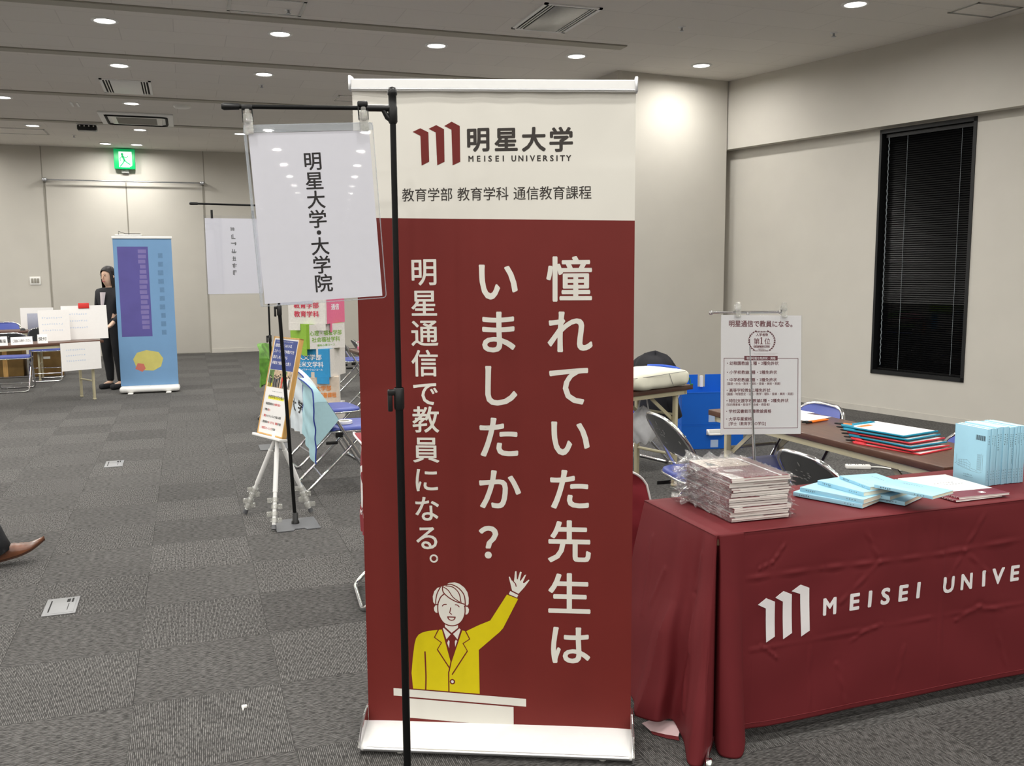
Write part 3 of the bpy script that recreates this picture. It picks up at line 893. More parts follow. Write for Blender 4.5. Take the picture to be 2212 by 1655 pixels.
# --- the cloth: top plus hanging sides with wrinkles
RIDGES = [  # x0,z0,x1,z1,height,width on the front panel
    (1.552, .551, 1.854, .551, .0042, .012), (1.854, .551, 2.08, .547, .005, .012), (2.08, .547, 2.34, .545, .004, .012), (2.34, .545, 2.72, .56, .0045, .014), (2.72, .56, 3.2, .55, .004, .014),
    (2.021, .655, 2.08, .547, .0045, .012), (2.509, .668, 2.434, .544, .005, .013), (1.623, .578, 1.669, .594, .005, .009), (1.669, .594, 1.714, .65, .0045, .010),
    (2.08, .547, 1.93, .43, .0035, .012), (2.434, .544, 2.36, .44, .0035, .012), (2.434, .544, 2.55, .45, .003, .012), (1.672, .30, 1.70, .275, .005, .010), (1.64, .325, 1.672, .30, .004, .010),
    (1.545, .55, 1.557, .10, .003, .010), (2.331, .66, 2.364, .10, .0035, .012), (1.821, .342, 1.832, .069, .003, .012), (2.022, .313, 2.10, .33, .0055, .010), (1.98, .29, 2.03, .315, .004, .010), (1.60, .315, 2.30, .325, .0025, .012), (2.30, .325, 3.2, .32, .003, .012),
    (2.42, .30, 2.52, .34, .005, .012), (2.50, .34, 2.62, .31, .004, .012), (2.6, .25, 2.66, .10, .003, .014), (2.9, .66, 2.93, .1, .003, .012), (2.72, .56, 2.80, .67, .004, .013), (2.72, .56, 2.84, .46, .0035, .012), (1.93, .22, 1.97, .08, .003, .014), (2.2, .24, 2.17, .09, .003, .014)]
def ridges(x, z):
    d = 0.0
    for x0, z0, x1, z1, h, w in RIDGES:
        ax, az = x1 - x0, z1 - z0
        t = ((x - x0) * ax + (z - z0) * az) / (ax * ax + az * az)
        e = 1.0
        if t < 0: e = math.exp(-(t * math.hypot(ax, az) / .03) ** 2); t2 = 0
        elif t > 1: e = math.exp(-((t - 1) * math.hypot(ax, az) / .03) ** 2); t2 = 1
        else: t2 = t
        q = math.hypot(x - x0 - ax * t2, z - z0 - az * t2) / w
        if q < 3:
            d += .8 * h * (math.exp(-abs(q) * 1.9) - .35 * math.exp(-((q - 1.1) ** 2) * 2.2)) * e * (.7 + .5 * math.sin(t2 * 13 + x0 * 40))
    return d
def soft(x, z):
    return .003 * math.sin(x * 9.2 + z * 3) * (TZ - z) + .006 * math.sin(x * 4.1 + .7) * (TZ - z) ** 1.5 + .0018 * math.sin(z * 21 + 3 * math.sin(x * 5))
def front_off(x, z):
    return soft(x, z) + ridges(x, z)
HEM = [  # top point, hem point; going round from the back-left along the left end, the corner, then the front
    ((TX0, TY1), (1.335, 2.80, .10)), ((TX0, 2.70), (1.335, 2.64, .075)), ((TX0, 2.62), (1.330, 2.565, .055)), ((TX0, 2.54), (1.352, 2.53, .045)), ((TX0, 2.50), (1.372, 2.49, .050)),
    ((TX0, 2.45), (1.432, 2.505, .04)), ((TX0, 2.41), (1.425, 2.45, .012)), ((TX0, 2.375), (1.385, 2.36, .006)), ((TX0, 2.35), (1.370, 2.305, .004)), ((TX0 + .001, TY0 + .006), (1.395, 2.280, .004)),
    ((TX0 + .004, TY0 + .001), (1.430, 2.302, .010)), ((TX0 + .007, TY0), (1.462, 2.322, .03)), ((TX0 + .013, TY0), (1.478, 2.345, .03)), ((TX0 + .022, TY0), (1.482, 2.316, .006)), ((TX0 + .035, TY0), (1.510, 2.288, .003)), ((TX0 + .055, TY0), (1.545, 2.288, .004)),
    ((TX0 + .075, TY0), (1.572, 2.312, .035)), ((TX0 + .10, TY0), (1.585, 2.345, .048)), ((TX0 + .14, TY0), (1.605, 2.352, .052)), ((1.68, TY0), (1.68, 2.345, .052)), ((1.80, TY0), (1.80, 2.345, .052)), ((2.0, TY0), (2.0, 2.343, .055)), ((2.3, TY0), (2.3, 2.345, .052)),
    ((2.6, TY0), (2.6, 2.343, .055)), ((2.9, TY0), (2.9, 2.345, .052)), ((TX1, TY0), (TX1, 2.345, .055))]
def vpath(P, k0, k1, sw):
    P = [Vector(p) for p in P]; out = []
    for i in range(len(P) - 1):
        p0 = P[max(i - 1, 0)]; p1 = P[i]; p2 = P[i + 1]; p3 = P[min(i + 2, len(P) - 1)]
        k = k0 if i < sw else k1
        for j in range(k):
            t = j / k
            out.append(0.5 * ((2 * p1) + (p2 - p0) * t + (2 * p0 - 5 * p1 + 4 * p2 - p3) * t * t + (3 * p1 - p0 - 3 * p2 + p3) * t ** 3))
    return out + [P[-1]]
tops = vpath([(a[0], a[1], TZ) for a, b_ in HEM], 14, 50, 18)
hems = vpath([b_ for a, b_ in HEM], 14, 50, 18)
NS = len(tops); NT = 110
mb = MB()
def side(i, t):
    a, h = tops[i], hems[i]
    corner = math.exp(-((i - 11 * 14) / 70.0) ** 2)
    e = t ** (1.0 + .25 * corner)
    x = a.x + (h.x - a.x) * e; y = a.y + (h.y - a.y) * e; z = a.z + (h.z - a.z) * t
    rr = .004 * math.exp(-t * 45)
    z -= 0
    if i > 17 * 14:
        y -= front_off(x, z) * min(1, t * 9) * min(1, (i - 17 * 14) / 20) - rr
    elif i < 9 * 14:
        x -= (.006 * math.sin(y * 23 + z * 4) * t + .004 * math.sin(z * 19 + y * 8) * math.sin(PI * t)) - rr
        g = math.exp(-((y - (2.40 + .10 * t)) / .016) ** 2); x += g * .014 * math.sin(PI * min(1, t * 1.1)) * (1 - corner * .3)
        if z < .44:
            e_ = y - (2.515 + .10 * (.44 - z)); q_ = min(1, (.44 - z) / .1)
            x -= .016 * q_ * max(0, 1 - abs(e_) / .05) if e_ > 0 else .020 * q_ * math.exp(e_ / .035)
        for (ya, za, yb, zb) in ((2.58, .52, 2.62, .40), (2.44, .47, 2.43, .30), (2.40, .62, 2.43, .50), (2.68, .60, 2.66, .35), (2.46, .22, 2.44, .10)):
            tt = max(0, min(1, ((y - ya) * (yb - ya) + (z - za) * (zb - za)) / ((yb - ya) ** 2 + (zb - za) ** 2)))
            x -= .004 * math.exp(-(math.hypot(y - ya - tt * (yb - ya), z - za - tt * (zb - za)) / .010) ** 2)
    else:
        # the deep fold at the corner
        s_ = (i - 11.6 * 14) / 14.0
        g = math.exp(-(s_ / .75) ** 2) * min(1, t * 6) * (1 - .25 * t)
        x += g * .030; y += g * .050
    return (x, y, z)
for i in range(NS):
    for j in range(NT + 1):
        mb.v.append(side(i, j / NT))
W = NT + 1
for i in range(NS - 1):
    for j in range(NT):
        mb.f.append((i * W + j, i * W + j + 1, (i + 1) * W + j + 1, (i + 1) * W + j)); mb.m.append(0); mb.sm.append(True)
# top and the back drop
mb.grid(lambda u, v: (TX0 + (TX1 - TX0) * u, TY0 + (TY1 - TY0) * v, TZ + .0022 * math.sin(u * 26 + v * 3) * math.sin(v * PI) * math.sin(u * PI) ** .3 * .6), 60, 20, 0)
mb.grid(lambda u, v: (TX1 - (TX1 - TX0) * u, TY1 + .012 * v + .006 * math.sin(u * 30) * v, TZ - .35 * v), 40, 10, 0)
mb.grid(lambda u, v: (TX1 + .02 * v, TY0 + (TY1 - TY0) * u, TZ - .64 * v), 10, 10, 0)
# hem stitching ridge
for d in (.018,):
    P = [Vector(side(i, 1 - d / (TZ - hems[i].z))) + Vector((0, -.0006, 0)) for i in range(int(17.5 * 14), NS)]
    mb.tube(P, .0007, 4, 0)
# print on the front: crest and lettering following the cloth
class CutMB(MB): pass
def F(u, v, l):
    t = (TZ - v) / (TZ - .052)
    y = TY0 + .015 * t - front_off(u, v) * min(1, t * 9) + .004 * math.exp(-t * 45)
    return (u, y - .0016 - l, v)
def stamped(draw):
    """draw flat, cut into a fine lattice, then lay on the cloth"""
    fm = MB(); draw(fm, lambda u, v, l: (u, v, l * 9))
    bm = bmesh.new()
    vs = [bm.verts.new((p[0], p[1], p[2])) for p in fm.v]
    for f in fm.f:
        try: bm.faces.new([vs[i] for i in f])
        except ValueError: pass
    xs = [p[0] for p in fm.v]; zs_ = [p[1] for p in fm.v]
    for ax, lo, hi in ((0, min(xs), max(xs)), (1, min(zs_), max(zs_))):
        q = lo + .008
        while q < hi:
            co = (q, 0, 0) if ax == 0 else (0, q, 0); no = (1, 0, 0) if ax == 0 else (0, 1, 0)
            bmesh.ops.bisect_plane(bm, geom=bm.verts[:] + bm.edges[:] + bm.faces[:], plane_co=co, plane_no=no)
            q += .008
    bm.verts.index_update()
    mb.add([F(v.co.x, v.co.y, v.co.z) for v in bm.verts], [[v.index for v in f.verts] for f in bm.faces], 1, False)
    bm.free()
for pl in ([(1620, 462), (1649, 480), (1682, 464), (1687, 349), (1656, 334), (1650, 446)], [(1683, 477), (1712, 495), (1744, 480), (1750, 352), (1718, 336), (1712, 460)], [(1743, 490), (1775, 508), (1809, 493), (1816, 351), (1785, 336), (1776, 477)]):
    stamped(lambda m_, f_, pl=pl: poly2d(m_, mm(pl), f_, 1))
for ch, x, z in zip('MEISEIUNIVERSITY', (1.889, 1.985, 2.046, 2.109, 2.183, 2.245, 2.372, 2.449, 2.525, 2.590, 2.665, 2.74, 2.81, 2.865, 2.92, 2.99), (.422, .425, .426, .427, .428, .430, .433, .435, .436, .437, .438, .438, .438, .438, .438, .438)):
    stamped(lambda m_, f_: stamp(m_, ch, (x, z), .0765, f_, 1, .034, .93 if ch in 'MNU' else 1.08, False))
cl = mb.build('tablecloth', [M['cloth'], M['cloth_white']])
tag(cl, 'maroon cloth with white crest and lettering draped over the front table', 'tablecloth')
md = cl.modifiers.new('thickness', 'SOLIDIFY'); md.thickness = .0008; md.offset = -1
# the turned-up corner showing its pale reverse, a part of the cloth
mb = MB()
fl = [(1.347, 2.565), (1.385, 2.555), (1.437, 2.51), (1.428, 2.468), (1.418, 2.44), (1.385, 2.475), (1.352, 2.513)]
def flap(p, l): return (p[0], p[1], l)
mb.add([(1.345, 2.567, .012), (1.375, 2.562, .020), (1.440, 2.515, .028), (1.432, 2.470, .020), (1.416, 2.452, .010), (1.385, 2.482, .008), (1.353, 2.522, .006)], [(0, 6, 5, 1), (1, 5, 4, 3, 2)], 0, True)
mb.add([(1.353, 2.522, .006), (1.385, 2.482, .008), (1.416, 2.452, .010), (1.412, 2.438, .004), (1.382, 2.466, .003), (1.352, 2.505, .003)], [(0, 5, 4, 1), (1, 4, 3, 2)], 1, True)
o = mb.build('turned_corner', [M['cloth_back'], M['cloth']], cl); o['label'] = 'pale pink turned-up cloth corner'
mb = MB()
for z0, r in ((.12, .03), (.085, .026)):
    mb.tube([(1.345 + .01 * k, 2.80 - .03 * k, z0 - .004 * k) for k in range(5)], r * .45, 8)
mb.build('cloth_fold', M['cloth_back'], cl)
# ================================================================ PRINTED GOODS ON THE CLOTHED TABLE
M['bk_blue'] = mat('light_blue_cover', srgb(158, 206, 226), .45, noise=.03, nscale=12)
M['bk_page'] = mat('cream_page_block', srgb(232, 226, 204), .8, noise=.06, nscale=4, stretch=(1, 1, 260))
M['bk_page_w'] = mat('white_page_block', srgb(222, 216, 210), .8, noise=.08, nscale=4, stretch=(1, 1, 300))
M['bro_cover'] = mat('brochure_maroon_cover', srgb(126, 72, 76), .35, noise=.05)
M['bro_pale'] = mat('brochure_pale_photo', srgb(222, 206, 190), .35, noise=.25, nscale=30)
M['maroon_print'] = mat('maroon_print', srgb(112, 30, 44), .45, noise=.04)
M['bag'] = bpy.data.materials.new('crinkled_clear_bag'); M['bag'].use_nodes = True
def _bag():
    nt = M['bag'].node_tree; n = nt.nodes; n.remove(n['Principled BSDF'])
    g = n.new('ShaderNodeBsdfGlossy'); g.inputs['Roughness'].default_value = .10
    d = n.new('ShaderNodeBsdfDiffuse'); d.inputs['Color'].default_value = (.85, .85, .87, 1)
    t = n.new('ShaderNodeBsdfTransparent'); t.inputs['Color'].default_value = (.97, .97, .98, 1)
    tc = n.new('ShaderNodeTexCoord'); nz = n.new('ShaderNodeTexNoise'); nz.inputs['Scale'].default_value = 75; nz.inputs['Detail'].default_value = 3
    nt.links.new(tc.outputs['Object'], nz.inputs['Vector'])
    bp = n.new('ShaderNodeBump'); bp.inputs['Strength'].default_value = .9; bp.inputs['Distance'].default_value = .006
    nt.links.new(nz.outputs['Fac'], bp.inputs['Height']); nt.links.new(bp.outputs['Normal'], g.inputs['Normal'])
    lw = n.new('ShaderNodeLayerWeight'); lw.inputs['Blend'].default_value = .35; nt.links.new(bp.outputs['Normal'], lw.inputs['Normal'])
    ma = n.new('ShaderNodeMath'); ma.operation = 'MULTIPLY_ADD'; ma.inputs[1].default_value = .6; ma.inputs[2].default_value = .06
    nt.links.new(lw.outputs['Facing'], ma.inputs[0])
    m1 = n.new('ShaderNodeMixShader'); m1.inputs[0].default_value = .07
    nt.links.new(t.outputs[0], m1.inputs[1]); nt.links.new(d.outputs[0], m1.inputs[2])
    m2 = n.new('ShaderNodeMixShader'); nt.links.new(ma.outputs[0], m2.inputs[0]); nt.links.new(m1.outputs[0], m2.inputs[1]); nt.links.new(g.outputs[0], m2.inputs[2])
    nt.links.new(m2.outputs[0], n['Material Output'].inputs['Surface'])
_bag()

def marks(mb, x, y, size, n, fn, m, vertical=False, rnd=None, lift=0.0, gap=1.25):
    """unreadably small print: clusters of tiny strokes standing for characters"""
    rnd = rnd or random
    for i in range(n):
        cx_, cy_ = (x, y - i * size * gap) if vertical else (x + i * size * gap, y)
        for k in range(4):
            if k < 2:
                yy = cy_ + (rnd.random() - .5) * size * .8; w = size * (.5 + .4 * rnd.random())
                q = [(cx_ - w / 2, yy - size * .06), (cx_ + w / 2, yy - size * .06), (cx_ + w / 2, yy + size * .06), (cx_ - w / 2, yy + size * .06)]
            else:
                xx = cx_ + (rnd.random() - .5) * size * .7; h = size * (.4 + .45 * rnd.random())
                q = [(xx - size * .06, cy_ - h / 2), (xx + size * .06, cy_ - h / 2), (xx + size * .06, cy_ + h / 2), (xx - size * .06, cy_ + h / 2)]
            mb.add([fn(a, b, lift + k * 3e-6) for a, b in q], [(0, 1, 2, 3)], m)

# --- stack of bagged brochures: x 1.575..1.79, y 2.42..2.72
def brochure_bundle(k, z, rz, dx, dy, top=False):
    t = thing('brochure_bundle', 'x', 'brochures', (1.685 + dx, 2.568 + dy, z), rz, 'bagged brochure bundles in the stack')
    rnd = random.Random(40 + k)
    for i in range(2):
        mb = MB()
        x0, y0 = -.104 + rnd.uniform(-.003, .003), -.147 + rnd.uniform(-.003, .003)
        z0 = .0006 + i * .0068
        def top_z(u, v): return z0 + .0064 + .0012 * math.sin(u * 5 + k) * (v - .5)
        mb.grid(lambda u, v: (x0 + .208 * u, y0 + .294 * v, top_z(u, v)), 10, 14, 1)
        mb.box((x0 + .0005, y0 + .0005, z0), (x0 + .2075, y0 + .2935, z0 + .0062), 0)
        mb.add([(x0, y0 + .294, z0), (x0, y0, z0), (x0, y0, z0 + .0064), (x0, y0 + .294, z0 + .0064)], [(0, 1, 2, 3)], 1)
        sp = lambda u, v, l: (x0 - .0004 - l, y0 + .294 - u, z0 + v)
        marks(mb, .03, .0033, .0045, 9, sp, 2, rnd=rnd); marks(mb, .15, .0033, .0045, 16, sp, 2, rnd=rnd)
        if top and i == 1:
            tp = lambda u, v, l: (x0 + u, y0 + v, top_z(u / .208, v / .294) + .0003 + l)
            poly2d(mb, [(.170, .0), (.180, .0), (.180, .294), (.170, .294)], tp, 2)
            poly2d(mb, [(.0, .165), (.165, .165), (.165, .288), (.0, .288)], tp, 3)
            poly2d(mb, [(.02, .20), (.06, .18), (.10, .19), (.13, .24), (.09, .27), (.04, .26)], tp, 4, .0001)
            for q in range(4):
                poly2d(mb, [(.03 + q * .03, .200 + .01 * (q % 2)), (.05 + q * .03, .20), (.052 + q * .03, .25), (.034 + q * .03, .255)], tp, (4, 2, 1, 4)[q], .0002)
            marks(mb, .03, .15, .007, 14, tp, 2, rnd=rnd)
            poly2d(mb, [(.035, .095), (.095, .095), (.095, .122), (.035, .122)], tp, 2); poly2d(mb, [(.035, .107), (.095, .107), (.095, .111), (.035, .111)], tp, 1, .0002)
            marks(mb, .035, .075, .006, 9, tp, 2, rnd=rnd); marks(mb, .09, .048, .009, 5, tp, 3, rnd=rnd); marks(mb, .09, .035, .008, 5, tp, 3, rnd=rnd)
        mb.build('brochure', [M['bk_page_w'], M['bro_cover'], M['paper'], M['bro_pale'], M['grey_plate']], t)
    mb = MB()
    def nz(a, b, c): return .0030 * math.sin(a * 9 + c) * math.sin(b * 7 + k) + .0022 * math.sin(a * 23 + b * 17 + k * 1.7) + .0015 * math.sin(a * 41 - b * 37 + c)
    H = .0150
    # wrap: left side, top, right side as one crinkled sleeve; loose crumpled mouth at the far-left end
    def sleeve(u, v):
        q = v * 2.0                     # along y, 0 near .. 2 beyond the far end
        y = -.150 + .305 * v
        s_ = u * 4
        if s_ < 1: x, zz = -.107, H * s_
        elif s_ < 3: x, zz = -.107 + .214 * (s_ - 1) / 2, H + .0009
        else: x, zz = .107, H * (4 - s_)
        ed = min(1, 4 * (1 - v)) if not top else 1
        return (x + (-1 if s_ < 1 else (1 if s_ > 3 else 0)) * abs(nz(v * 6, zz * 90, 1)) * .8, y, zz + (abs(nz(u * 5, v * 6, 2)) * (.45 if not top else .9) if 1 <= s_ <= 3 else nz(v * 5, 3, k) * .2))
    mb.grid(sleeve, 48, 40, 0)
    # crumpled open end, bulging past the brochures at the back
    sc_ = 1.0 if not top else 1.35
    def mouth(u, v):
        a = -.106 + .212 * u
        r = .045 * v * sc_ * (1 + .5 * math.sin(u * 17 + k * 2) + .25 * math.sin(u * 41 + k))
        return (a - .022 * v * (1 - u) * 1.6 + .004 * math.sin(u * 60 + k), .150 + r * .9, .004 + .010 * (1 - v) + .014 * v * math.sin(u * 23 + k) * sc_ + (.012 * v if top else 0))
    mb.grid(mouth, 44, 8, 0)
    def flapl(u, v):
        y = .148 - .20 * u * u
        return (-.107 - .040 * v * (1 - u) * (1 + .6 * math.sin(u * 19 + k)), y + .008 * math.sin(u * 29 + v * 4), .008 + .010 * v * math.sin(u * 27 + k * 3))
    mb.grid(flapl, 36, 6, 0)
    def flapr(u, v):
        y = -.15 + .06 * u
        return (.107 + .018 * v * (1 + .6 * math.sin(u * 9 + k)), y, .009 + .006 * math.sin(u * 11 + v * 3 + k) * v)
    mb.grid(flapr, 10, 5, 0)
    mb.build('clear_bag', M['bag'], t)
    return t
NB = 9
z = TZ + .0035
for k in range(NB):
    rnd = random.Random(k)
    b_ = brochure_bundle(k, z, R(-3 + rnd.uniform(-1.6, 1.6)), rnd.uniform(-.004, .004), rnd.uniform(-.004, .004), k == NB - 1)
    z += .0157
    b_['label'] = 'topmost bagged bundle of maroon brochures on the stack, its cover showing' if k == NB - 1 else ('lowest bagged brochure bundle of the stack, lying on the maroon cloth' if k == 0 else 'bagged brochure bundle inside the tall stack, below the topmost one')

# --- books
def book(name, label, loc, rz, w, l, th, cover, page, draw=None, mats=(), group=None, tilt=None, spine='L'):
    """lying book: spine along local y at x=0, covers up; origin at the near spine corner"""
    t = thing(name, label, 'book', loc, rz, group)
    if tilt: t.rotation_euler = (tilt[0], tilt[1], rz)
    mb = MB()
    mb.box((.001, .001, .0008), (w - .001, l - .001, th - .0008))
    mb.build('page_block', page, t)
    mb = MB()
    c = .0008
    mb.rbox((0, 0, 0), (w, l, c), .0003); mb.rbox((0, 0, th - c), (w, l, th), .0003); mb.rbox((-.0006, 0, 0), (.0009, l, th), .0003)
    if draw: draw(mb, w, l, th)
    mb.build('cover', [cover] + list(mats), t)
    return t
def blue_draw(seed):
    def d(mb, w, l, th):
        rnd = random.Random(seed)
        tp = lambda u, v, l_: (u, v, th + .0002 + l_)
        tpr = lambda u, v, l_: (w * .5 + v, l * .5 - u, th + .0002 + l_)      # text runs along the spine
        marks(mb, -.05, .03, .006, 8, tpr, 1, rnd=rnd, gap=1.5)
        marks(mb, -.05, -.02, .0035, 12, tpr, 1, rnd=rnd)
        stroke2d(mb, [(l * .35, -.055), (l * .10, -.055)], .0006, tpr, 1, 0, 0)
        sp = lambda u, v, l_: (-.0008 - l_, l - u, v)
        marks(mb, .025, th / 2, .0065, 5, sp, 1, rnd=rnd); marks(mb, l - .06, th / 2, .005, 4, sp, 1, rnd=rnd, gap=2)
    return d
G = 'light blue textbooks fanned out on the table'
a1 = math.atan2(.944, -.33) - PI / 2
for i, (x, y, ang, z, w, l, th, lab, tl) in enumerate((
    (2.352, 2.462, 26, .7035, .148, .21, .0135, 'lowest light blue textbook of the fan, only its page edges showing at the right', None),
    (2.325, 2.48, 20, .7172, .148, .21, .0135, 'light blue textbook under the rightmost ones of the fan, only page edges visible', None),
    (2.075, 2.420, 25, .7035, .182, .25, .0140, 'leftmost lowest light blue textbook, its spine over the cloth beside the bagged brochures', None),
    (2.079, 2.420, 21, .7178, .182, .238, .0150, 'light blue textbook lying directly on the leftmost lowest one', None),
    (2.107, 2.454, 8, .7332, .182, .205, .0140, 'light blue textbook lying across the two leftmost ones', None),
    (2.147, 2.470, -6, .7477, .148, .180, .0105, 'short-looking light blue textbook between the crossing one and the top right one', None))):
    if i < 2:
        # spines turned away: page edges face the viewer
        o = book('textbook', lab, (x, y, z), R(ang), w, l, th, M['bk_blue'], M['bk_page'], blue_draw(i), [M['ink']], G)
        o.location = (x - .148 * math.cos(R(ang)) + .01, y - .148 * math.sin(R(ang)), z)
        continue
    book('textbook', lab, (x, y, z), R(ang), w, l, th, M['bk_blue'], M['bk_page'], blue_draw(i), [M['ink']], G)
# top right one: spine at the back, cream fore-edge toward the viewer
o = book('textbook', 'top light blue textbook of the fan, turned with its cream page edge to the viewer', (2.335, 2.375, .7595), R(17 + 180), .128, .205, .0105, M['bk_blue'], M['bk_page'], blue_draw(9), [M['ink']], G)
o.location = (2.345, 2.322, .7590); o.rotation_euler = (0, 0, R(17)); 
o.location = Vector((2.213, 2.262, .7590))
# --- two white and maroon booklets
def guide_draw(mb, w, l, th):
    tp = lambda u, v, l_: (u, v, th + .0002 + l_)
    poly2d(mb, [(0, 0), (w, 0), (w, .075), (0, .075)], tp, 1)
    rnd = random.Random(3)
    sc_ = .00016
    for k in range(3):
        x = .118 + k * .0075
        poly2d(mb, [(x, .028), (x + .003, .0255), (x + .006, .028), (x + .006, .042 + k * .001), (x + .002, .0445 + k * .001), (x - .003, .042 + k * .001), (x, .040)], tp, 2, .0002)
    marks(mb, .065, .190, .011, 7, tp, 3, rnd=rnd, gap=1.15); marks(mb, .085, .165, .010, 7, tp, 3, rnd=rnd, gap=1.3)
    marks(mb, .03, .235, .0042, 18, tp, 3, rnd=rnd)
    sp = lambda u, v, l_: (-.0008 - l_, l - u, v)
    poly2d(mb, [(l - .075, .0001), (l, .0001), (l, th - .0001), (l - .075, th - .0001)], sp, 1)
    marks(mb, .02, th / 2, .0042, 22, sp, 3, rnd=rnd); marks(mb, .135, th / 2, .006, 11, sp, 3, rnd=rnd); marks(mb, l - .066, th / 2, .006, 8, sp, 2, rnd=rnd, lift=.0002)
M['cover_white'] = mat('white_cover', srgb(233, 231, 228), .4, noise=.02)
book('guide_booklet', 'lower white and maroon booklet under the other beside the standing blue books', (2.425, 2.374, .7035), R(1), .207, .297, .0062, M['cover_white'], M['bk_page_w'], guide_draw, [M['maroon_print'], M['paper'], M['ink']], 'white and maroon booklets')
book('guide_booklet', 'upper white and maroon booklet on top, small white crest on its maroon band', (2.444, 2.380, .7100), R(-2.5), .213, .303, .0066, M['cover_white'], M['bk_page_w'], guide_draw, [M['maroon_print'], M['paper'], M['ink']], 'white and maroon booklets')
# --- standing row of light blue books: covers face left, spines face the viewer
x = 2.702
xs = [.0150, .0135, .0150, .0120, .0165, .0140, .0150, .0135, .0085, .0135, .0115, .0130, .0160]
for i, th in enumerate(xs):
    rnd = random.Random(100 + i)
    h = .210 + rnd.uniform(-.002, .003); dep = .150; y0 = 2.518 + rnd.uniform(-.003, .004)
    t = thing('standing_textbook', 'x', 'book', (x, y0, TZ + .003), 0, 'light blue books standing in a row')
    t['label'] = 'first light blue book of the standing row, its back cover with barcode facing left' if i == 0 else ('light blue book standing in the row, %s from the barcode cover' % ['', 'second', 'third', 'fourth', 'fifth', 'sixth', 'seventh', 'eighth', 'ninth (very thin)', 'tenth', 'eleventh', 'twelfth', 'last'][i])
    mb = MB(); mb.box((.0012, .0015, .001), (th - .0012, dep - .001, h - .001)); mb.build('page_block', M['bk_page'], t)
    mb = MB(); mb.rbox((0, 0, 0), (.001, dep, h), .0003); mb.rbox((th - .001, 0, 0), (th - .0003, dep, h), .0003); mb.rbox((0, -.0005, 0), (th - .0003, .0012, h), .0003)
    sp = lambda u, v, l: (u, -.0007 - l, v)
    big = i in (0, 3, 5, 9)
    marks(mb, th * .48, h - .028, .0062 if big else .0048, 4 + (i * 5) % 4 + (12 if i == 8 else 0), sp, 1, True, rnd, gap=1.45)
    marks(mb, th * .48, .052, .0042, 4, sp, 1, True, rnd, gap=2.4)
    if i == 0:
        cv = lambda u, v, l: (-.0004 - l, dep - u, v)
        for q in range(17):
            w_ = (.0008, .0014, .0020)[(q * 7) % 3]
            poly2d(mb, [(.098 + q * .00265, h - .046), (.098 + q * .00265 + w_, h - .046), (.098 + q * .00265 + w_, h - .027), (.098 + q * .00265, h - .027)], cv, 1)
        sk = [[(.022, .055), (.022, .075), (.062, .082), (.062, .050), (.022, .055)], [(.062, .082), (.078, .070), (.078, .046), (.062, .050)], [(.030, .056), (.030, .076)], [(.038, .055), (.038, .078)], [(.046, .054), (.046, .079)], [(.054, .053), (.054, .080)], [(.022, .062), (.062, .059), (.078, .055)], [(.022, .069), (.062, .068), (.078, .063)],
              [(.008, .060), (.026, .052), (.075, .044), (.120, .042), (.130, .046)], [(.082, .052), (.100, .050), (.112, .047)], [(.014, .095), (.013, .062)], [(.006, .058), (.016, .064)]]
        for l_ in sk: stroke2d(mb, l_, .0006, cv, 2, 0, 0)
        for q in range(17): stroke2d(mb, [(.108, .052 + q * .0036), (.124, .053 + q * .0036)], .0007, cv, 2, 0, 0)
        stroke2d(mb, [(.126, .050), (.126, .115)], .0006, cv, 2, 0, 0); stroke2d(mb, [(.133, .052), (.133, .112)], .0006, cv, 2, 0, 0)
        marks(mb, .052, .027, .0046, 7, cv, 1, rnd=rnd); marks(mb, .050, .019, .0036, 10, cv, 1, rnd=rnd)
    mb.build('cover', [M['bk_blue'], M['ink'], M['grey_plate']], t)
    x += th + .0004
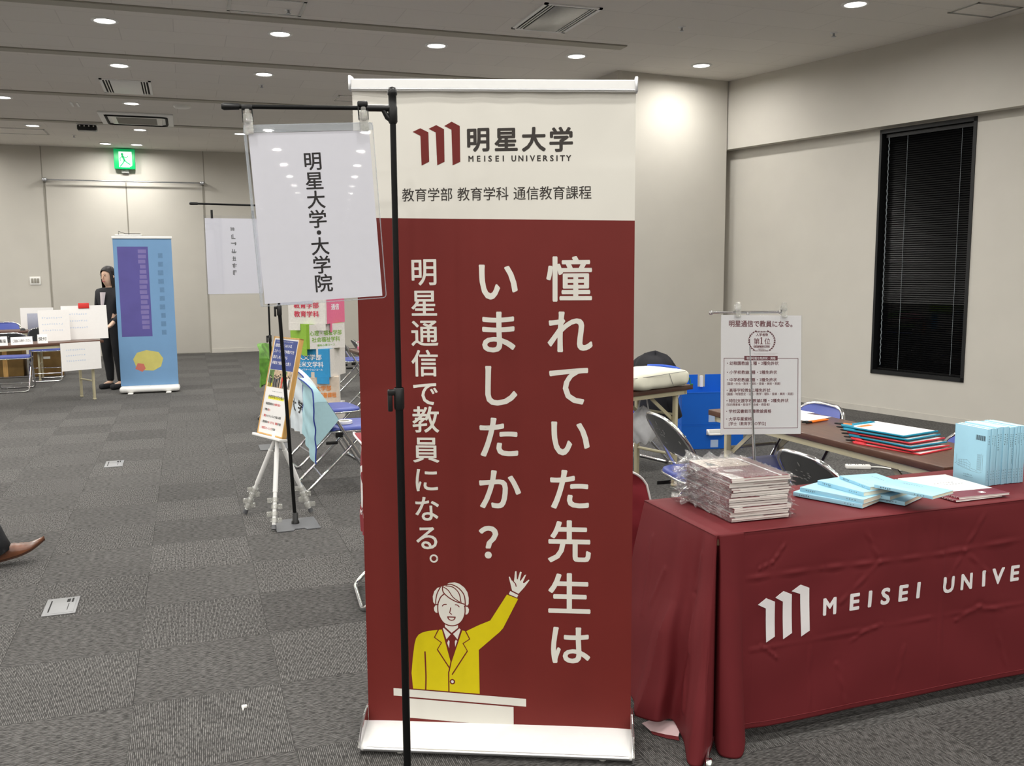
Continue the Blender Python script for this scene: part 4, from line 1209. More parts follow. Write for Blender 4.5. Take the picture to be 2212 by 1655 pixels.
# ================================================================ FOLDING CHAIRS
M['vinyl'] = mat('blue_vinyl', srgb(62, 76, 152), .38, noise=.06, nscale=20, bump=.1, bscale=500)
M['chair_grey'] = mat('grey_steel_back', (.20, .21, .22, 1), .32, .85, noise=.06, nscale=6)
M['cover_blue'] = mat('light_blue_cloth', srgb(176, 214, 224), .75, noise=.04, bump=.1, bscale=500)
M['cover_pale'] = mat('pale_cloth', srgb(214, 224, 230), .75, noise=.04, bump=.1, bscale=500)
M['piping_blue'] = mat('blue_piping', srgb(40, 60, 150), .6, noise=.05)
CH = .745
def fy(z):       # frame line: local y of the back/front-leg tube at height z
    return .245 - (.445) * (z - .011) / (CH - .011)
def make_chair(detail=True):
    t = thing('folding_chair', 'x', 'chair')
    n = 8 if detail else 6
    # back and front-leg tube
    P = [(-.205, fy(.011), .011)]
    top = []
    for k in range(13):
        a = PI - PI * k / 12
        sx = math.copysign(abs(math.cos(a)) ** .62, math.cos(a)); sz = abs(math.sin(a)) ** .8
        z = CH - .125 + .125 * sz
        top.append((sx * .205, fy(z) - .012 * math.sin(a), z))
    loop = fillet([(.0, fy(.011), .011), (-.205, fy(.011), .011), (-.205, fy(.10), .10)], .05, 5) + [(-.205, fy(.4), .4)] + top + [(.205, fy(.4), .4)] + fillet([(.205, fy(.10), .10), (.205, fy(.011), .011), (.0, fy(.011), .011)], .05, 5)[:-1]
    mb = MB(); mb.tube(loop, .0108, n, close=True); mb.tube([(-.2, fy(.16), .16), (.2, fy(.16), .16)], .007, 6)
    mb.build('front_frame', M['chrome'], t)
    mb = MB()
    P = fillet([(-.182, .155, .405), (-.182, -.255, .011), (.182, -.255, .011), (.182, .155, .405)], .05, 6)
    mb.tube(P, .0105, n); mb.tube([(-.18, -.15, .11), (.18, -.15, .11)], .007, 6)
    mb.build('rear_legs', M['chrome'], t)
    for s_ in (-1, 1):
        mb = MB(); mb.rbox((s_ * .194 - .006, -.055, .375), (s_ * .194 + .006, -.005, .425), .004); mb.rbox((s_ * .194 - .005, -.12, .33), (s_ * .194 + .005, -.04, .352), .004)
        mb.build('hinge', M['black_plastic'], t)
    # seat
    def outline(k, r0):
        a = 2 * PI * k / 28
        c, s_ = math.cos(a), math.sin(a)
        return (math.copysign(abs(c) ** .45, c) * r0 * .200, .068 + math.copysign(abs(s_) ** .45, s_) * r0 * .190)
    mb = MB(); rings = [(1.0, .412), (1.0, .424), (.985, .434), (.93, .440), (.6, .442), (.001, .442)]
    for r0, z in rings:
        for k in range(28): x, y = outline(k, r0); mb.v.append((x, y, z))
    for i in range(len(rings) - 1):
        for k in range(28):
            mb.f.append((i * 28 + k, i * 28 + (k + 1) % 28, (i + 1) * 28 + (k + 1) % 28, (i + 1) * 28 + k)); mb.m.append(0); mb.sm.append(True)
    mb.f.append(tuple(reversed(range(28)))); mb.m.append(0); mb.sm.append(False)
    st = mb.build('seat', M['vinyl'], t)
    mb = MB(); mb.tube([(outline(k, 1.012)[0], outline(k, 1.012)[1], .414) for k in range(28)], .0075, 6, close=True); mb.build('seat_rim', M['chrome'], st)
    # back panel
    def back(u, v, off):
        x = -1 + 2 * u
        zt = CH - .125 + .125 * (1 - abs(x) ** 3.2) ** .5 if abs(x) < 1 else CH - .125
        zb = CH - .19 - .022 * (1 - x * x)
        z = zb + (zt - zb) * v
        return (x * .200, fy(z) - .030 * (1 - x * x) + off, z)
    mb = MB(); mb.grid(lambda u, v: back(u, v, .012 + .006 * math.sin(v * PI)), 16, 8, 0); bp_ = mb.build('backrest', M['vinyl'], t)
    mb = MB(); mb.grid(lambda u, v: back(1 - u, v, -.003), 16, 8, 0)
    rnd = random.Random(5)
    bk = lambda a, b, l: tuple(p + q for p, q in zip(back(.5 + a, .5 + b, -.0042 - l), (0, 0, 0)))
    for i in range(3):
        for q in range(5):
            a = .06 - i * .085 + rnd.uniform(-.02, .02); b = .05 + rnd.uniform(-.11, .11)
            mb.add([bk(a - .018, b - .012, 0), bk(a + .018, b - .012, 0), bk(a + .018, b + .012, 0), bk(a - .018, b + .012, 0)], [(0, 1, 2, 3)], 1)
    for a in (-.12, -.09, -.06): mb.add([bk(a - .01, -.24, 0), bk(a + .01, -.24, 0), bk(a + .01, -.21, 0), bk(a - .01, -.21, 0)], [(0, 1, 2, 3)], 1)
    for a, b in ((-.36, -.05), (.36, -.05), (-.02, .30)):
        mb.add([bk(a + .016 * math.cos(k), b + .05 * math.sin(k), .0002) for k in [PI / 4 * j for j in range(8)]], [tuple(range(8))], 1)
    mb.build('back_shell', [M['chair_grey'], M['alu']], bp_)
    return t

chair0 = make_chair(); used = [False]
CG = 'blue and chrome folding chairs'
def place_chair(x, y, rz, label):
    if not used[0]:
        used[0] = True
        chair0.location = (x, y, 0); chair0.rotation_euler = (0, 0, R(rz)); tag(chair0, label, None, CG); return chair0
    return dup(chair0, (x, y, 0), R(rz), label, CG)

def chair_cover(ch, m0, m1, zlow, skew=0.0, draw=None, mats=(), pipe=None, name='chair_cover', back_only=False, flare=0.0):
    """cloth sleeve over the backrest, hanging down behind"""
    mb = MB()
    def top_z(x): return CH - .118 + .135 * (1 - min(1, abs(x)) ** 3.2) ** .5
    def rear(u, v):
        x = -1 + 2 * u
        zt = top_z(x) if abs(x) < 1 else CH - .118
        zb = zlow + skew * x
        z = zt + (zb - zt) * v
        yy = (fy(z) if z > CH - .04 else fy(CH - .04) - .004 * min(1, (CH - .04 - z) / .1)) - .020 - .022 * (1 - x * x)
        w = .006 * math.sin(x * 5 + z * 14) * v + .009 * math.sin(x * 9 + 2) * v * v + .004 * math.sin(z * 46 + x * 3) * math.sin(PI * v)
        return (x * (.224 + flare * v), yy - w, z)
    def front(u, v):
        x = 1 - 2 * u
        zt = top_z(x) if abs(x) < 1 else CH - .118
        z = zt + (.50 - zt) * v
        return (x * .224, fy(z) + .020 - .028 * (1 - x * x) * .6, z)
    mb.grid(rear, 30, 40, 0); mb.grid(front, 20, 12, 1)
    # closing strip over the top
    A = [rear(i / 30, 0) for i in range(31)]; B = [front(1 - i / 30, 0) for i in range(31)]
    mb.add(A + B, [(i, i + 1, 31 + i + 1, 31 + i) for i in range(30)], 0, True)
    # gussets down both sides, from the frame line to the hanging back
    for e in (0, 1):
        A = [rear(e, j / 40) for j in range(0, 41)]
        B = []
        for j in range(0, 41):
            q = A[j]; zz = q[2]
            yf = fy(zz) + .018 if zz > .5 else fy(.5) + .018 - (.5 - zz) * .9
            B.append((q[0] * .99, max(q[1] + .004, yf), max(zz, zlow + .04)))
        mb.add(A + B, [(i, i + 1, 41 + i + 1, 41 + i) for i in range(40)], 1, True)
    if draw:
        def fn(a, b, l):
            p = Vector(rear(.5 + a, b)); return (p.x, p.y - .0025 - l, p.z)
        draw(mb, fn)
    cv = mb.build(name, [m0, m1] + list(mats), ch)
    if pipe:
        mb = MB()
        mb.tube([rear(0, 1 - j / 20) for j in range(20)] + [Vector(rear(i / 30, 0)) + Vector((0, 0, .002)) for i in range(31)] + [rear(1, j / 20) for j in range(1, 21)], .0045, 6)
        mb.build('piping', pipe, cv)
    return cv
# right-hand group
place_chair(2.46, 4.15, -95, 'grey-backed folding chair left of the white notice, behind the bagged brochures')
place_chair(2.52, 3.07, -90, 'grey-backed folding chair right of the bagged brochures, behind the fanned books')
place_chair(3.09, 4.17, 90, 'blue-backed folding chair across the brown table, beside the white papers')
place_chair(3.17, 3.15, 90, 'blue-backed folding chair across the brown table, between clipboards and standing books')
place_chair(3.15, 6.27, 105, 'folding chair behind the bag table with the black coat over its back')
# middle group, left of the red banner
cA = place_chair(.965, 7.20, -82, 'folding chair with a pale cover lettered 大学, behind the poster easel')
c6 = place_chair(.95, 6.37, -88, 'folding chair with a light blue cover and a roll of tape on its seat')
place_chair(1.86, 11.08, -90, 'farther folding chair beyond the cardboard tower, right of its green block')
place_chair(1.88, 9.93, -90, 'folding chair half hidden by the red banner, beside the beige table legs')
cG = place_chair(.91, 9.62, -108, 'folding chair with a green photo cover, left of the poster easel')
cL = place_chair(.93, 4.05, -94, 'folding chair with a maroon cover, peeping out left of the red banner')
cR = place_chair(1.47, 3.29, -20, 'folding chair with a maroon cover, between the red banner and the clothed table')
# far left group
place_chair(-2.12, 13.1, 2, 'nearest blue folding chair at the left edge, in front of the sign-covered table')
place_chair(-1.88, 14.2, 4, 'blue folding chair under the far left table, by the brown cardboard box')
place_chair(-2.62, 15.6, 180, 'blue-backed folding chair behind the far left laptop table')

def d_univ(mb, fn):
    F_ = lambda u, v, l: fn(u, .58 - v, l)
    for ch, a in zip('大学', (-.04, .30)): stamp(mb, ch, (a, 0), .21, F_, 2, .03, 1.2)
chair_cover(cA, M['cover_pale'], M['cover_blue'], .27, 0, d_univ, [M['ink']], M['piping_blue'])
chair_cover(c6, M['cover_blue'], M['cover_blue'], .30, -.09, None, (), M['piping_blue'])
M['maroon_cover'] = mat('maroon_chair_cloth', srgb(132, 34, 44), .75, noise=.05, bump=.1, bscale=500)
def d_crest(mb, fn):
    F_ = lambda u, v, l: fn(u, .5 - v, l)
    for k in range(3):
        a = -.30 + k * .14; h = .14 + .02 * k
        poly2d(mb, [(a, -.20), (a + .05, -.225), (a + .10, -.20), (a + .10, h), (a + .04, h + .03), (a - .05, h), (a, h - .02)], F_, 2)
    for k, ch in enumerate('MEISEI'): stamp(mb, ch, (-.28 + .10 * k, -.30), .07, F_, 2, .03, 1.2, False)
chair_cover(cL, M['maroon_cover'], M['maroon_cover'], .30, .03, d_crest, [M['cloth_white']], M['cloth_white'])
chair_cover(cR, M['maroon_cover'], M['maroon_cover'], .24, 0, d_crest, [M['cloth_white']], M['cloth_white'])
M['green_photo'] = mat('green_photo_print', srgb(96, 150, 52), .5, noise=.5, nscale=14)
M['pink_print'] = mat('pink_print', srgb(214, 96, 120), .5, noise=.1)
def d_green(mb, fn):
    F_ = lambda u, v, l: fn(u, .5 - v, l)
    poly2d(mb, [(-.2, -.1), (.3, -.05), (.35, .3), (-.1, .35)], F_, 2); poly2d(mb, [(-.1, .0), (.05, .0), (.05, .28), (-.1, .28)], F_, 3, .0004); poly2d(mb, [(-.48, .1), (-.3, .05), (-.25, .35), (-.46, .40)], F_, 4, .0004)
chair_cover(cG, M['green_photo'], M['green_photo'], .33, 0, d_green, [M['paper'], M['pink_print'], M['b_yellow']])
# ================================================================ RIGHT-HAND GROUP BEHIND THE CLOTHED TABLE
t3 = folding_table('folding_table', 'brown folding table with clipboards, running from the standing books toward the wall', (2.757, 4.50, 0), R(-87.8), 1.67, .45, 'brown folding tables')
tB = folding_table('folding_table', 'brown folding table just right of the red banner, carrying a canvas bag', (1.83, 5.03, 0), R(18.5), 1.5, .45, 'brown folding tables')
# --- A3 notice on a slim chrome table stand
Q2 = (1.899, 2.754, 1.121, -0.195, -0.106, 0.023)
ns = thing('notice_stand', 'slim chrome stand holding the white maroon-lettered notice behind the brochure stack', 'sign stand', (1.862, 2.715, TZ))
mb = MB(); mb.lathe([(.0001, .0025), (.062, .0025), (.064, .006), (.05, .010), (.012, .014), (.008, .03)], 24); mb.build('base_disc', M['chrome'], ns)
mb = MB(); mb.tube([(0, 0, .01), (0, .075, .642)], .0052, 10); mb.build('pole', M['chrome'], ns)
mb = MB(); mb.tube([(-.130, .10, .642), (.118, .056, .640)], .0042, 10)
for x, y in ((-.133, .101), (.121, .0555)):
    mb.lathe([(.0001, -.008), (.006, -.006), (.008, 0), (.006, .006), (.0001, .008)], 10, 0, Matrix.Translation((x, y, .641)))
mb.build('cross_rod', M['chrome'], ns)
nt_ = thing('notice_sheet', 'white A3 notice with maroon lettering, laurel wreath and list, clipped to the chrome stand', 'notice', Q2[:3])
nt_.matrix_world = Matrix.Translation(Q2[:3]) @ Matrix.Rotation(Q2[3], 4, 'Z') @ Matrix.Rotation(Q2[4], 4, 'X') @ Matrix.Rotation(Q2[5], 4, 'Y')
M['notice_ink'] = mat('maroon_notice_ink', srgb(112, 62, 66), .5, noise=.03)
M['notice_paper'] = mat('notice_paper', srgb(226, 223, 220), .35, noise=.012)
mb = MB(); mb.box((-.1485, -.0012, -.21), (.1485, .0012, .21), 0)
fs_ = flat(-.0014)
zx = lambda x: (x - 515) * .000306
zy = lambda y: (880 - y) * .0002945
def nw(text, x, y, h, bold=.02, x1=None, m=1, al='L'):
    write(mb, text, zx(x), zy(y), h * .000306, fs_, m, bold, 1.0, (x1 - x) * .000306 if x1 else None, al, .0001)
nw('明星通信で教員になる。', 118, 270, 80, .022, 938)
nw('教育系通信制大学', 447, 365, 20, .02, 598); nw('入学者数', 447, 400, 38, .02, 597)
nw('第', 418, 480, 76, .008); nw('位', 548, 480, 76, .008)
poly2d(mb, [(zx(x), zy(y)) for x, y in ((510, 430), (522, 430), (522, 505), (535, 511), (535, 514), (497, 514), (497, 511), (510, 505), (510, 442), (499, 447), (499, 443))], fs_, 1, .0001)
poly2d(mb, [(zx(420), zy(530)), (zx(615), zy(530)), (zx(615), zy(554)), (zx(420), zy(554))], fs_, 1, .0001)
rnd = random.Random(11)
marks(mb, zx(434), zy(542), .0046, 9, fs_, 0, rnd=rnd, lift=.0003); marks(mb, zx(540), zy(542), .0046, 5, fs_, 0, rnd=rnd, lift=.0003)
nw('公益財団法人', 468, 572, 16, .015, 566); nw('私立大学通信教育協会', 432, 592, 17, .015, 600)
marks(mb, zx(425), zy(622), .0022, 26, fs_, 1, rnd=rnd, lift=.0001, gap=1.6); marks(mb, zx(435), zy(636), .0022, 22, fs_, 1, rnd=rnd, lift=.0001, gap=1.6)
# laurel wreath
for s_ in (-1, 1):
    for k in range(11):
        a = R(-56 + 112 * k / 10)
        cxx, cyy = 520 + s_ * 152 * math.cos(a), 478 - 126 * math.sin(a) * 1.05
        for w_, off in ((1, 26), (-1, -14)):
            d = a + PI / 2 + w_ * .62
            L_ = 34
            px, py = cxx + s_ * off * .6 * math.cos(a), cyy - off * .4 * math.sin(a)
            ux, uy = s_ * math.cos(d), -math.sin(d)
            poly2d(mb, [(zx(px), zy(py)), (zx(px + ux * L_ * .5 - uy * 7), zy(py + uy * L_ * .5 + ux * 7)), (zx(px + ux * L_), zy(py + uy * L_)), (zx(px + ux * L_ * .5 + uy * 7), zy(py + uy * L_ * .5 - ux * 7))], fs_, 1, .0001 + k * 2e-6)
def rect_line(x0, y0, x1, y1, w):
    for a, b, c, d in ((x0, y0, x1, y0), (x1, y0, x1, y1), (x1, y1, x0, y1), (x0, y1, x0, y0)):
        stroke2d(mb, [(zx(a), zy(b)), (zx(c), zy(d))], w * .0003, fs_, 1, .0001, 0)
rect_line(65, 682, 962, 1518, 6)
poly2d(mb, [(zx(308), zy(653)), (zx(712), zy(653)), (zx(712), zy(706)), (zx(308), zy(706))], fs_, 1, .0002)
write(mb, '取得可能な免許状・資格', zx(335), zy(681), 34 * .000306, fs_, 0, .014, 1.0, (686 - 335) * .000306, 'L', .0005)
mb.v = [v for v in mb.v]
for txt, x0, y, h, x1 in (('・幼稚園教諭１種・2種免許状', 82, 742, 48, 724), ('・小学校教諭1種・2種免許状', 82, 850, 46, 708), ('・中学校教諭1種・2種免許状', 82, 940, 46, 706), ('（国語・社会・数学・理科・音楽・美術・英語）', 78, 986, 34, 770), ('・高等学校教諭1種免許状', 80, 1065, 46, 626), ('（国語・地理歴史・公民・数学・理科・音楽・美術・英語）', 76, 1110, 34, 930), ('・特別支援学校教諭1種・2種免許状', 78, 1190, 46, 848), ('（知的障害者・肢体不自由者・病弱者）', 76, 1236, 34, 640), ('・学校図書館司書教諭資格', 76, 1316, 46, 640), ('・大学卒業資格', 76, 1408, 46, 402), ('[学士（教育学）の学位]', 122, 1464, 44, 572)):
    nw(txt, x0, y, h, .016 if h > 40 else .01, x1)
mb.build('printed_sheet', [M['notice_paper'], M['notice_ink']], nt_)
mb = MB(); mb.box((-.151, -.0035, -.2125), (.151, -.0034, .2115)); mb.build('clear_sleeve', M['film'], nt_)
for x in (-.088, .083): clear_clip(nt_, (x, .0, .229), .9)
# --- clipboards
CB = {'teal': mat('teal_clipboard', srgb(20, 138, 168), .35, noise=.04), 'red': mat('red_clipboard', srgb(206, 52, 62), .35, noise=.04)}
M['orange'] = mat('orange_plastic', srgb(240, 120, 30), .35, noise=.03)
cbs = [('red', 'lowest red clipboard of the stack on the brown table'), ('red', 'second lowest clipboard of the stack, red, above another red one'), ('teal', 'lower teal clipboard, between red clipboards of the stack'), ('red', 'upper red clipboard of the stack, sandwiched between teal ones'), ('teal', 'second clipboard from the top of the stack, teal'), ('teal', 'topmost teal clipboard carrying white paper and a dark pen')]
zc = .7005
for k, (c, lab) in enumerate(cbs):
    rnd = random.Random(k * 3 + 1)
    t = thing('clipboard', lab, 'clipboard', (2.985 + rnd.uniform(-.012, .012), 3.235 + .018 * k, zc), R(12 + rnd.uniform(-4, 4)), 'clipboards stacked on the brown table')
    mb = MB(); mb.rbox((-.12, -.165, 0), (.12, .165, .003), .0014)
    mb.rbox((-.12, -.165, 0), (-.112, .165, .0065), .002); mb.rbox((-.12, -.165, 0), (.12, -.158, .0065), .002)
    mb.build('board', CB[c], t)
    mb = MB(); mb.rbox((-.075, .128, .003), (.075, .160, .009), .003)
    for q in range(4): mb.rbox((-.066 + q * .036, .136, .008), (-.046 + q * .036, .152, .0115), .002)
    mb.rbox((-.118, .11, .003), (-.096, .172, .0105), .003)
    mb.build('clip', CB[c], t)
    mb = MB(); mb.box((-.108, -.154, .003), (.108, .148, .0046 if k < 5 else .0062)); mb.build('paper', M['paper'], t)
    if k == 5:
        mb = MB(); mb.box((-.09, .08, .0062), (.0, .11, .0066)); mb.build('orange_label', M['orange'], t)
    p = thing('pen', lab.split(' of ')[0].split(',')[0] and ('dark pen tip sticking out of the ' + ('lowest red', 'second lowest red', 'lower teal', 'upper red', 'second teal', 'topmost teal')[k] + ' clipboard'), 'pen', t.location + Vector((-.125, .14, .0092)), R(128 + rnd.uniform(-8, 8)), 'pens tucked in the clipboards')
    mb = MB(); mb.tube([(-.028, 0, 0), (.01, 0, 0)], .0045, 8); mb.build('barrel', M['orange'], p)
    mb = MB(); mb.tube([(.01, 0, 0), (.045, 0, 0), (.052, 0, 0)], [.0048, .004, .0015], 8); mb.build('cap', M['black_plastic'], p)
    zc += .0125
# --- loose papers and orange pens near the notice
for k, (x, y, a, lab) in enumerate(((3.06, 4.11, 20, 'white paper sheet lying on the brown table, half hidden by the notice'), (3.10, 4.30, 8, 'second white paper on the brown table, behind the nearer sheet'))):
    mb = MB(); mb.box((-.105, -.148, 0), (.105, .148, .0012)); o = mb.build('paper_sheet', M['paper'], None, (x, y, .7006 + .0016 * (1 - k)), (0, 0, R(a))); tag(o, lab, 'paper')
for k, (x, y, a) in enumerate(((3.06, 3.93, 12), (3.065, 3.915, 16))):
    p = thing('ballpoint_pen', ('orange and black pen' if k == 0 else 'second orange pen touching the first one,') + ' on the brown table by the white paper', 'pen', (x, y, .7055), R(a))
    mb = MB(); mb.tube([(-.07, 0, 0), (.06, 0, 0), (.072, 0, 0)], [.0048, .0048, .002], 8); mb.build('barrel', M['orange'], p)
    mb = MB(); mb.tube([(-.115, 0, 0), (-.07, 0, 0)], [.0035, .0052], 8); mb.rbox((-.115, -.0015, .004), (-.078, .0015, .0065), .001); mb.build('grip', M['black_plastic'], p)
# --- canvas bag on the right end of the bag table
M['canvas'] = mat('cream_canvas', srgb(226, 224, 206), .8, noise=.05, nscale=12, bump=.2, bscale=400)
M['blue_trim'] = mat('blue_webbing', srgb(52, 92, 200), .6, noise=.05)
M['green_tag'] = mat('green_cord', srgb(46, 122, 66), .6, noise=.05)
bg = thing('canvas_bag', 'cream canvas bag with blue trim lying flat on the table right of the banner', 'bag', (2.90, 5.50, .7006), R(18.5))
def bagf(u, v):
    a = 2 * PI * u; e = .38
    ph = PI * (v - .5)
    c, s_ = math.cos(a), math.sin(a)
    x = math.copysign(abs(c) ** e, c) * (math.cos(ph) ** .35 if abs(ph) < PI / 2 - 1e-6 else 0) * .285
    y = math.copysign(abs(s_) ** e, s_) * (math.cos(ph) ** .35 if abs(ph) < PI / 2 - 1e-6 else 0) * .16
    q = math.sin(ph); hz = .066 * (1 - .25 * (x / .285 > 0) * (x / .285) ** 4) + .010 * math.sin(x * 16 + 1) * math.cos(y * 9)
    z = .062 + math.copysign(abs(q) ** .6, q) * (hz if q > 0 else .062)
    d = .004 * math.sin(x * 31 + z * 40) * math.cos(y * 22)
    return (x + d, y + d, max(z + d * .6, .0004))
mb = MB(); mb.grid(bagf, 64, 28, 0); mb.build('bag_body', M['canvas'], bg)
def on_bag(x, y0=-1):
    return None
mb = MB(); mb.tube(smooth_path([(.10, .10, .132), (.19, .05, .128), (.262, -.02, .112), (.283, -.05, .080), (.286, -.06, .05)], 6), .009, 8); mb.build('blue_piping', M['blue_trim'], bg)
mb = MB(); mb.tube(smooth_path([(.284, -.10, .06), (.295, -.11, .04), (.293, -.115, .012)], 5), .0045, 6); mb.tube([(.26, -.15, .012), (.30, -.13, .006)], .006, 6); mb.build('zip_pull', M['green_tag'], bg)
mb = MB(); mb.tube(smooth_path([(-.28, -.135, .09), (-.1, -.162, .098), (.08, -.163, .105), (.20, -.156, .106)], 8), .0016, 5); mb.tube(smooth_path([(.03, -.164, .105), (.045, -.166, .07), (.07, -.165, .02)], 6), .0016, 5); mb.build('seam', M['grey_plate'], bg)
# --- black coat over the chair behind
M['coat'] = mat('black_wool', srgb(24, 24, 30), .9, noise=.2, nscale=10, bump=.3, bscale=300)
ct = thing('black_coat', 'black coat draped over the chair back behind the canvas bag', 'coat', (3.34, 6.22, 0), R(15))
def coatf(u, v):
    a = 2 * PI * u
    z = .30 + .56 * v
    r = .17 + .06 * math.sin(a * 2 + 1) + .02 * math.sin(a * 5 + v * 4) + .012 * math.sin(a * 9 + v * 9)
    k = math.sqrt(max(0, 1 - max(0, (v - .72) / .28) ** 2.2)) if v > .72 else 1
    low = .06 * math.sin(a * 3 + .6) if v < .3 else 0
    return (math.cos(a) * r * .62 * k - .06 * (1 - v), math.sin(a) * r * 1.7 * k, z + low * (1 - v / .3 if v < .3 else 0) + .015 * math.sin(a * 3) * v)
mb = MB(); mb.grid(coatf, 56, 26, 0); mb.build('coat_body', M['coat'], ct)
mb = MB(); mb.tube(smooth_path([(-.02, -.17, .74), (-.08, -.23, .62), (-.08, -.27, .50), (-.05, -.28, .40)], 6), [.06] * 6 + [.055] * 6 + [.05] * 7, 12); mb.build('sleeve', M['coat'], ct)
# --- white plastic bag hanging from the table
M['poly_white'] = mat('white_plastic_bag', srgb(226, 228, 232), .35, noise=.06, bump=.9, bscale=35)
def pbag(u, v):
    a = 2 * PI * u
    r = .10 * math.sin(PI * min(1, .12 + v * .9)) ** .6 * (1 + .12 * math.sin(a * 3 + v * 5) + .06 * math.sin(a * 7 + v * 11))
    return (math.cos(a) * r * 1.1, math.sin(a) * r * .6, -.20 + .25 * v + .01 * math.sin(a * 5))
pb = thing('plastic_bag', 'crumpled white plastic bag hanging under the table right of the banner', 'bag', (2.93, 5.62, .50))
mb = MB(); mb.grid(pbag, 36, 20, 0); mb.build('bag_skin', M['poly_white'], pb)
mb = MB(); mb.tube(smooth_path([(-.04, 0, .03), (-.02, 0, .12), (.0, 0, .142), (.02, 0, .12), (.04, 0, .03)], 6), .005, 6); mb.build('handle', M['poly_white'], pb)
# --- blue corrugated plastic boxes
M['blue_box'] = mat('blue_corrugated_plastic', srgb(8, 96, 200), .45, noise=.04, nscale=3)
M['frost'] = mat('frosted_plastic', srgb(176, 196, 226), .4, noise=.05)
def blue_box(label, loc, rz, h, open_top):
    t = thing('storage_box', label, 'box', loc, rz, 'stacked blue storage boxes')
    w, d, th = .53, .36, .006
    mb = MB()
    mb.box((0, 0, 0), (w, th, h)); mb.box((0, d - th, 0), (w, d, h)); mb.box((0, th, 0), (th, d - th, h)); mb.box((w - th, th, 0), (w, d - th, h)); mb.box((th, th, 0), (w - th, d - th, th))
    mb.box((-.001, -.002, h - .008), (w + .001, .001, h - .002))
    mb.build('box_shell', M['blue_box'], t)
    if open_top:
        mb = MB(); mb.prism([(.01, h), (.245, h), (.245, h + .105), (.03, h + .105)], d - .006, d, 0); mb.prism([(.31, h), (.52, h), (.50, h + .105), (.31, h + .105)], d - .006, d, 0); mb.build('lid_flap', M['blue_box'], t)
        mb = MB(); mb.box((.262, d - .03, h), (.285, d - .004, h + .095)); mb.build('white_strip', M['white_plastic'], t)
        mb = MB(); mb.box((.23, -.0016, .02), (.36, 0, .085)); mb.build('label_pocket', M['frost'], t)
    else:
        mb = MB(); mb.tube(fillet([(.225, -.004, .150), (.225, -.022, .150), (.225, -.026, .125), (.345, -.026, .125), (.345, -.022, .150), (.345, -.004, .150)], .015), .009, 8); mb.rbox((.212, -.006, .118), (.358, 0, .166), .004); mb.build('handle', M['white_plastic'], t)
        mb = MB(); mb.box((.25, -.0016, .012), (.315, 0, .075)); mb.build('label_pocket', M['frost'], t)
        mb = MB()
        for z in (.04, .11): mb.lathe([(.005, 0), (.005, .002), (.0001, .003)], 10, 0, Matrix.Translation((.035, 0, z)) @ Matrix.Rotation(R(90), 4, 'X'))
        mb.build('rivet', M['white_plastic'], t)
    return t
blue_box('lower blue storage box with a white handle, on the carpet behind the notice', (3.80, 6.61, .002), R(-13), .205, False)
blue_box('upper open blue storage box with a frosted label, stacked on the lower one', (3.80, 6.61, .2085), R(-13), .27, True)
mb = MB(); mb.box((-.07, -.001, 0), (.07, .001, .20)); o = mb.build('paper_bundle', M['paper'], None, (3.66, 6.66, .36), (R(8), R(38), R(12))); tag(o, 'white papers sticking out beside the blue boxes, under the coat', 'paper')
# --- power tap with its cable on the floor
pw = thing('power_strip', 'white power strip with a curling cable on the carpet behind the fanned books', 'power strip', (4.66, 5.50, 0), R(-28))
mb = MB(); mb.rbox((-.09, -.025, 0), (.09, .025, .032), .008); mb.build('housing', M['white_plastic'], pw)
mb = MB(); mb.tube(smooth_path([(.09, 0, .016), (.18, .03, .008), (.30, -.05, .008), (.36, .16, .008), (.48, .22, .05), (.56, .02, .09), (.52, -.12, .03), (.40, -.03, .008), (.60, -.30, .008)], 8), .0055, 7); mb.build('cable', M['white_plastic'], pw)
mb = MB()
for k in range(3): mb.box((-.07 + k * .05, -.012, .032), (-.064 + k * .05, .012, .0325)); mb.box((-.055 + k * .05, -.012, .032), (-.049 + k * .05, .012, .0325))
mb.build('socket_slots', M['dark_slot'], pw)
# ================================================================ MIDDLE AND LEFT GROUPS
# second stand farther back with its white sheet
st2 = sign_stand((.545, 5.46, 0), 1.90, R(2), -.44, 'black sign stand on a grey plate beside the poster easel', coll=1.29, dz=.005, lean=-.036)
def small_sign(name, label, loc, rz, n, h=.42, w=.297):
    t = thing(name, label, 'sign', loc, rz)
    mb = MB(); mb.box((-w / 2, -.0006, -h / 2), (w / 2, .0006, h / 2), 0)
    rnd = random.Random(n)
    marks(mb, 0, h * .36, .034, n, flat(-.0008), 1, True, rnd, gap=1.2)
    mb.build('printed_sheet', [M['paper_cool'], M['grey_plate']], t)
    mb = MB(); mb.box((-w / 2 - .008, -.0035, -h / 2 - .006), (w / 2 + .008, -.0034, h / 2 + .016)); mb.build('card_case', M['film'], t)
    for x in (-.11, .11):
        mb = MB(); mb.box((x - .006, -.003, h / 2), (x + .006, .003, h / 2 + .045)); mb.build('hanger_loop', M['black_plastic'], t)
    return t
small_sign('hanging_sign', 'white sheet with a dark column of print hung from the stand beside the easel', (.262, 5.455, 1.580), R(2), 7)
st3 = sign_stand((.645, 8.0, 0), 1.72, R(0), .40, 'thin black sign stand behind the poster easel, mostly hidden', coll=.95)
small_sign('hanging_sign', 'white sheet on the rear stand, hidden behind the nearest hanging sign', (.86, 7.996, 1.42), R(0), 6)
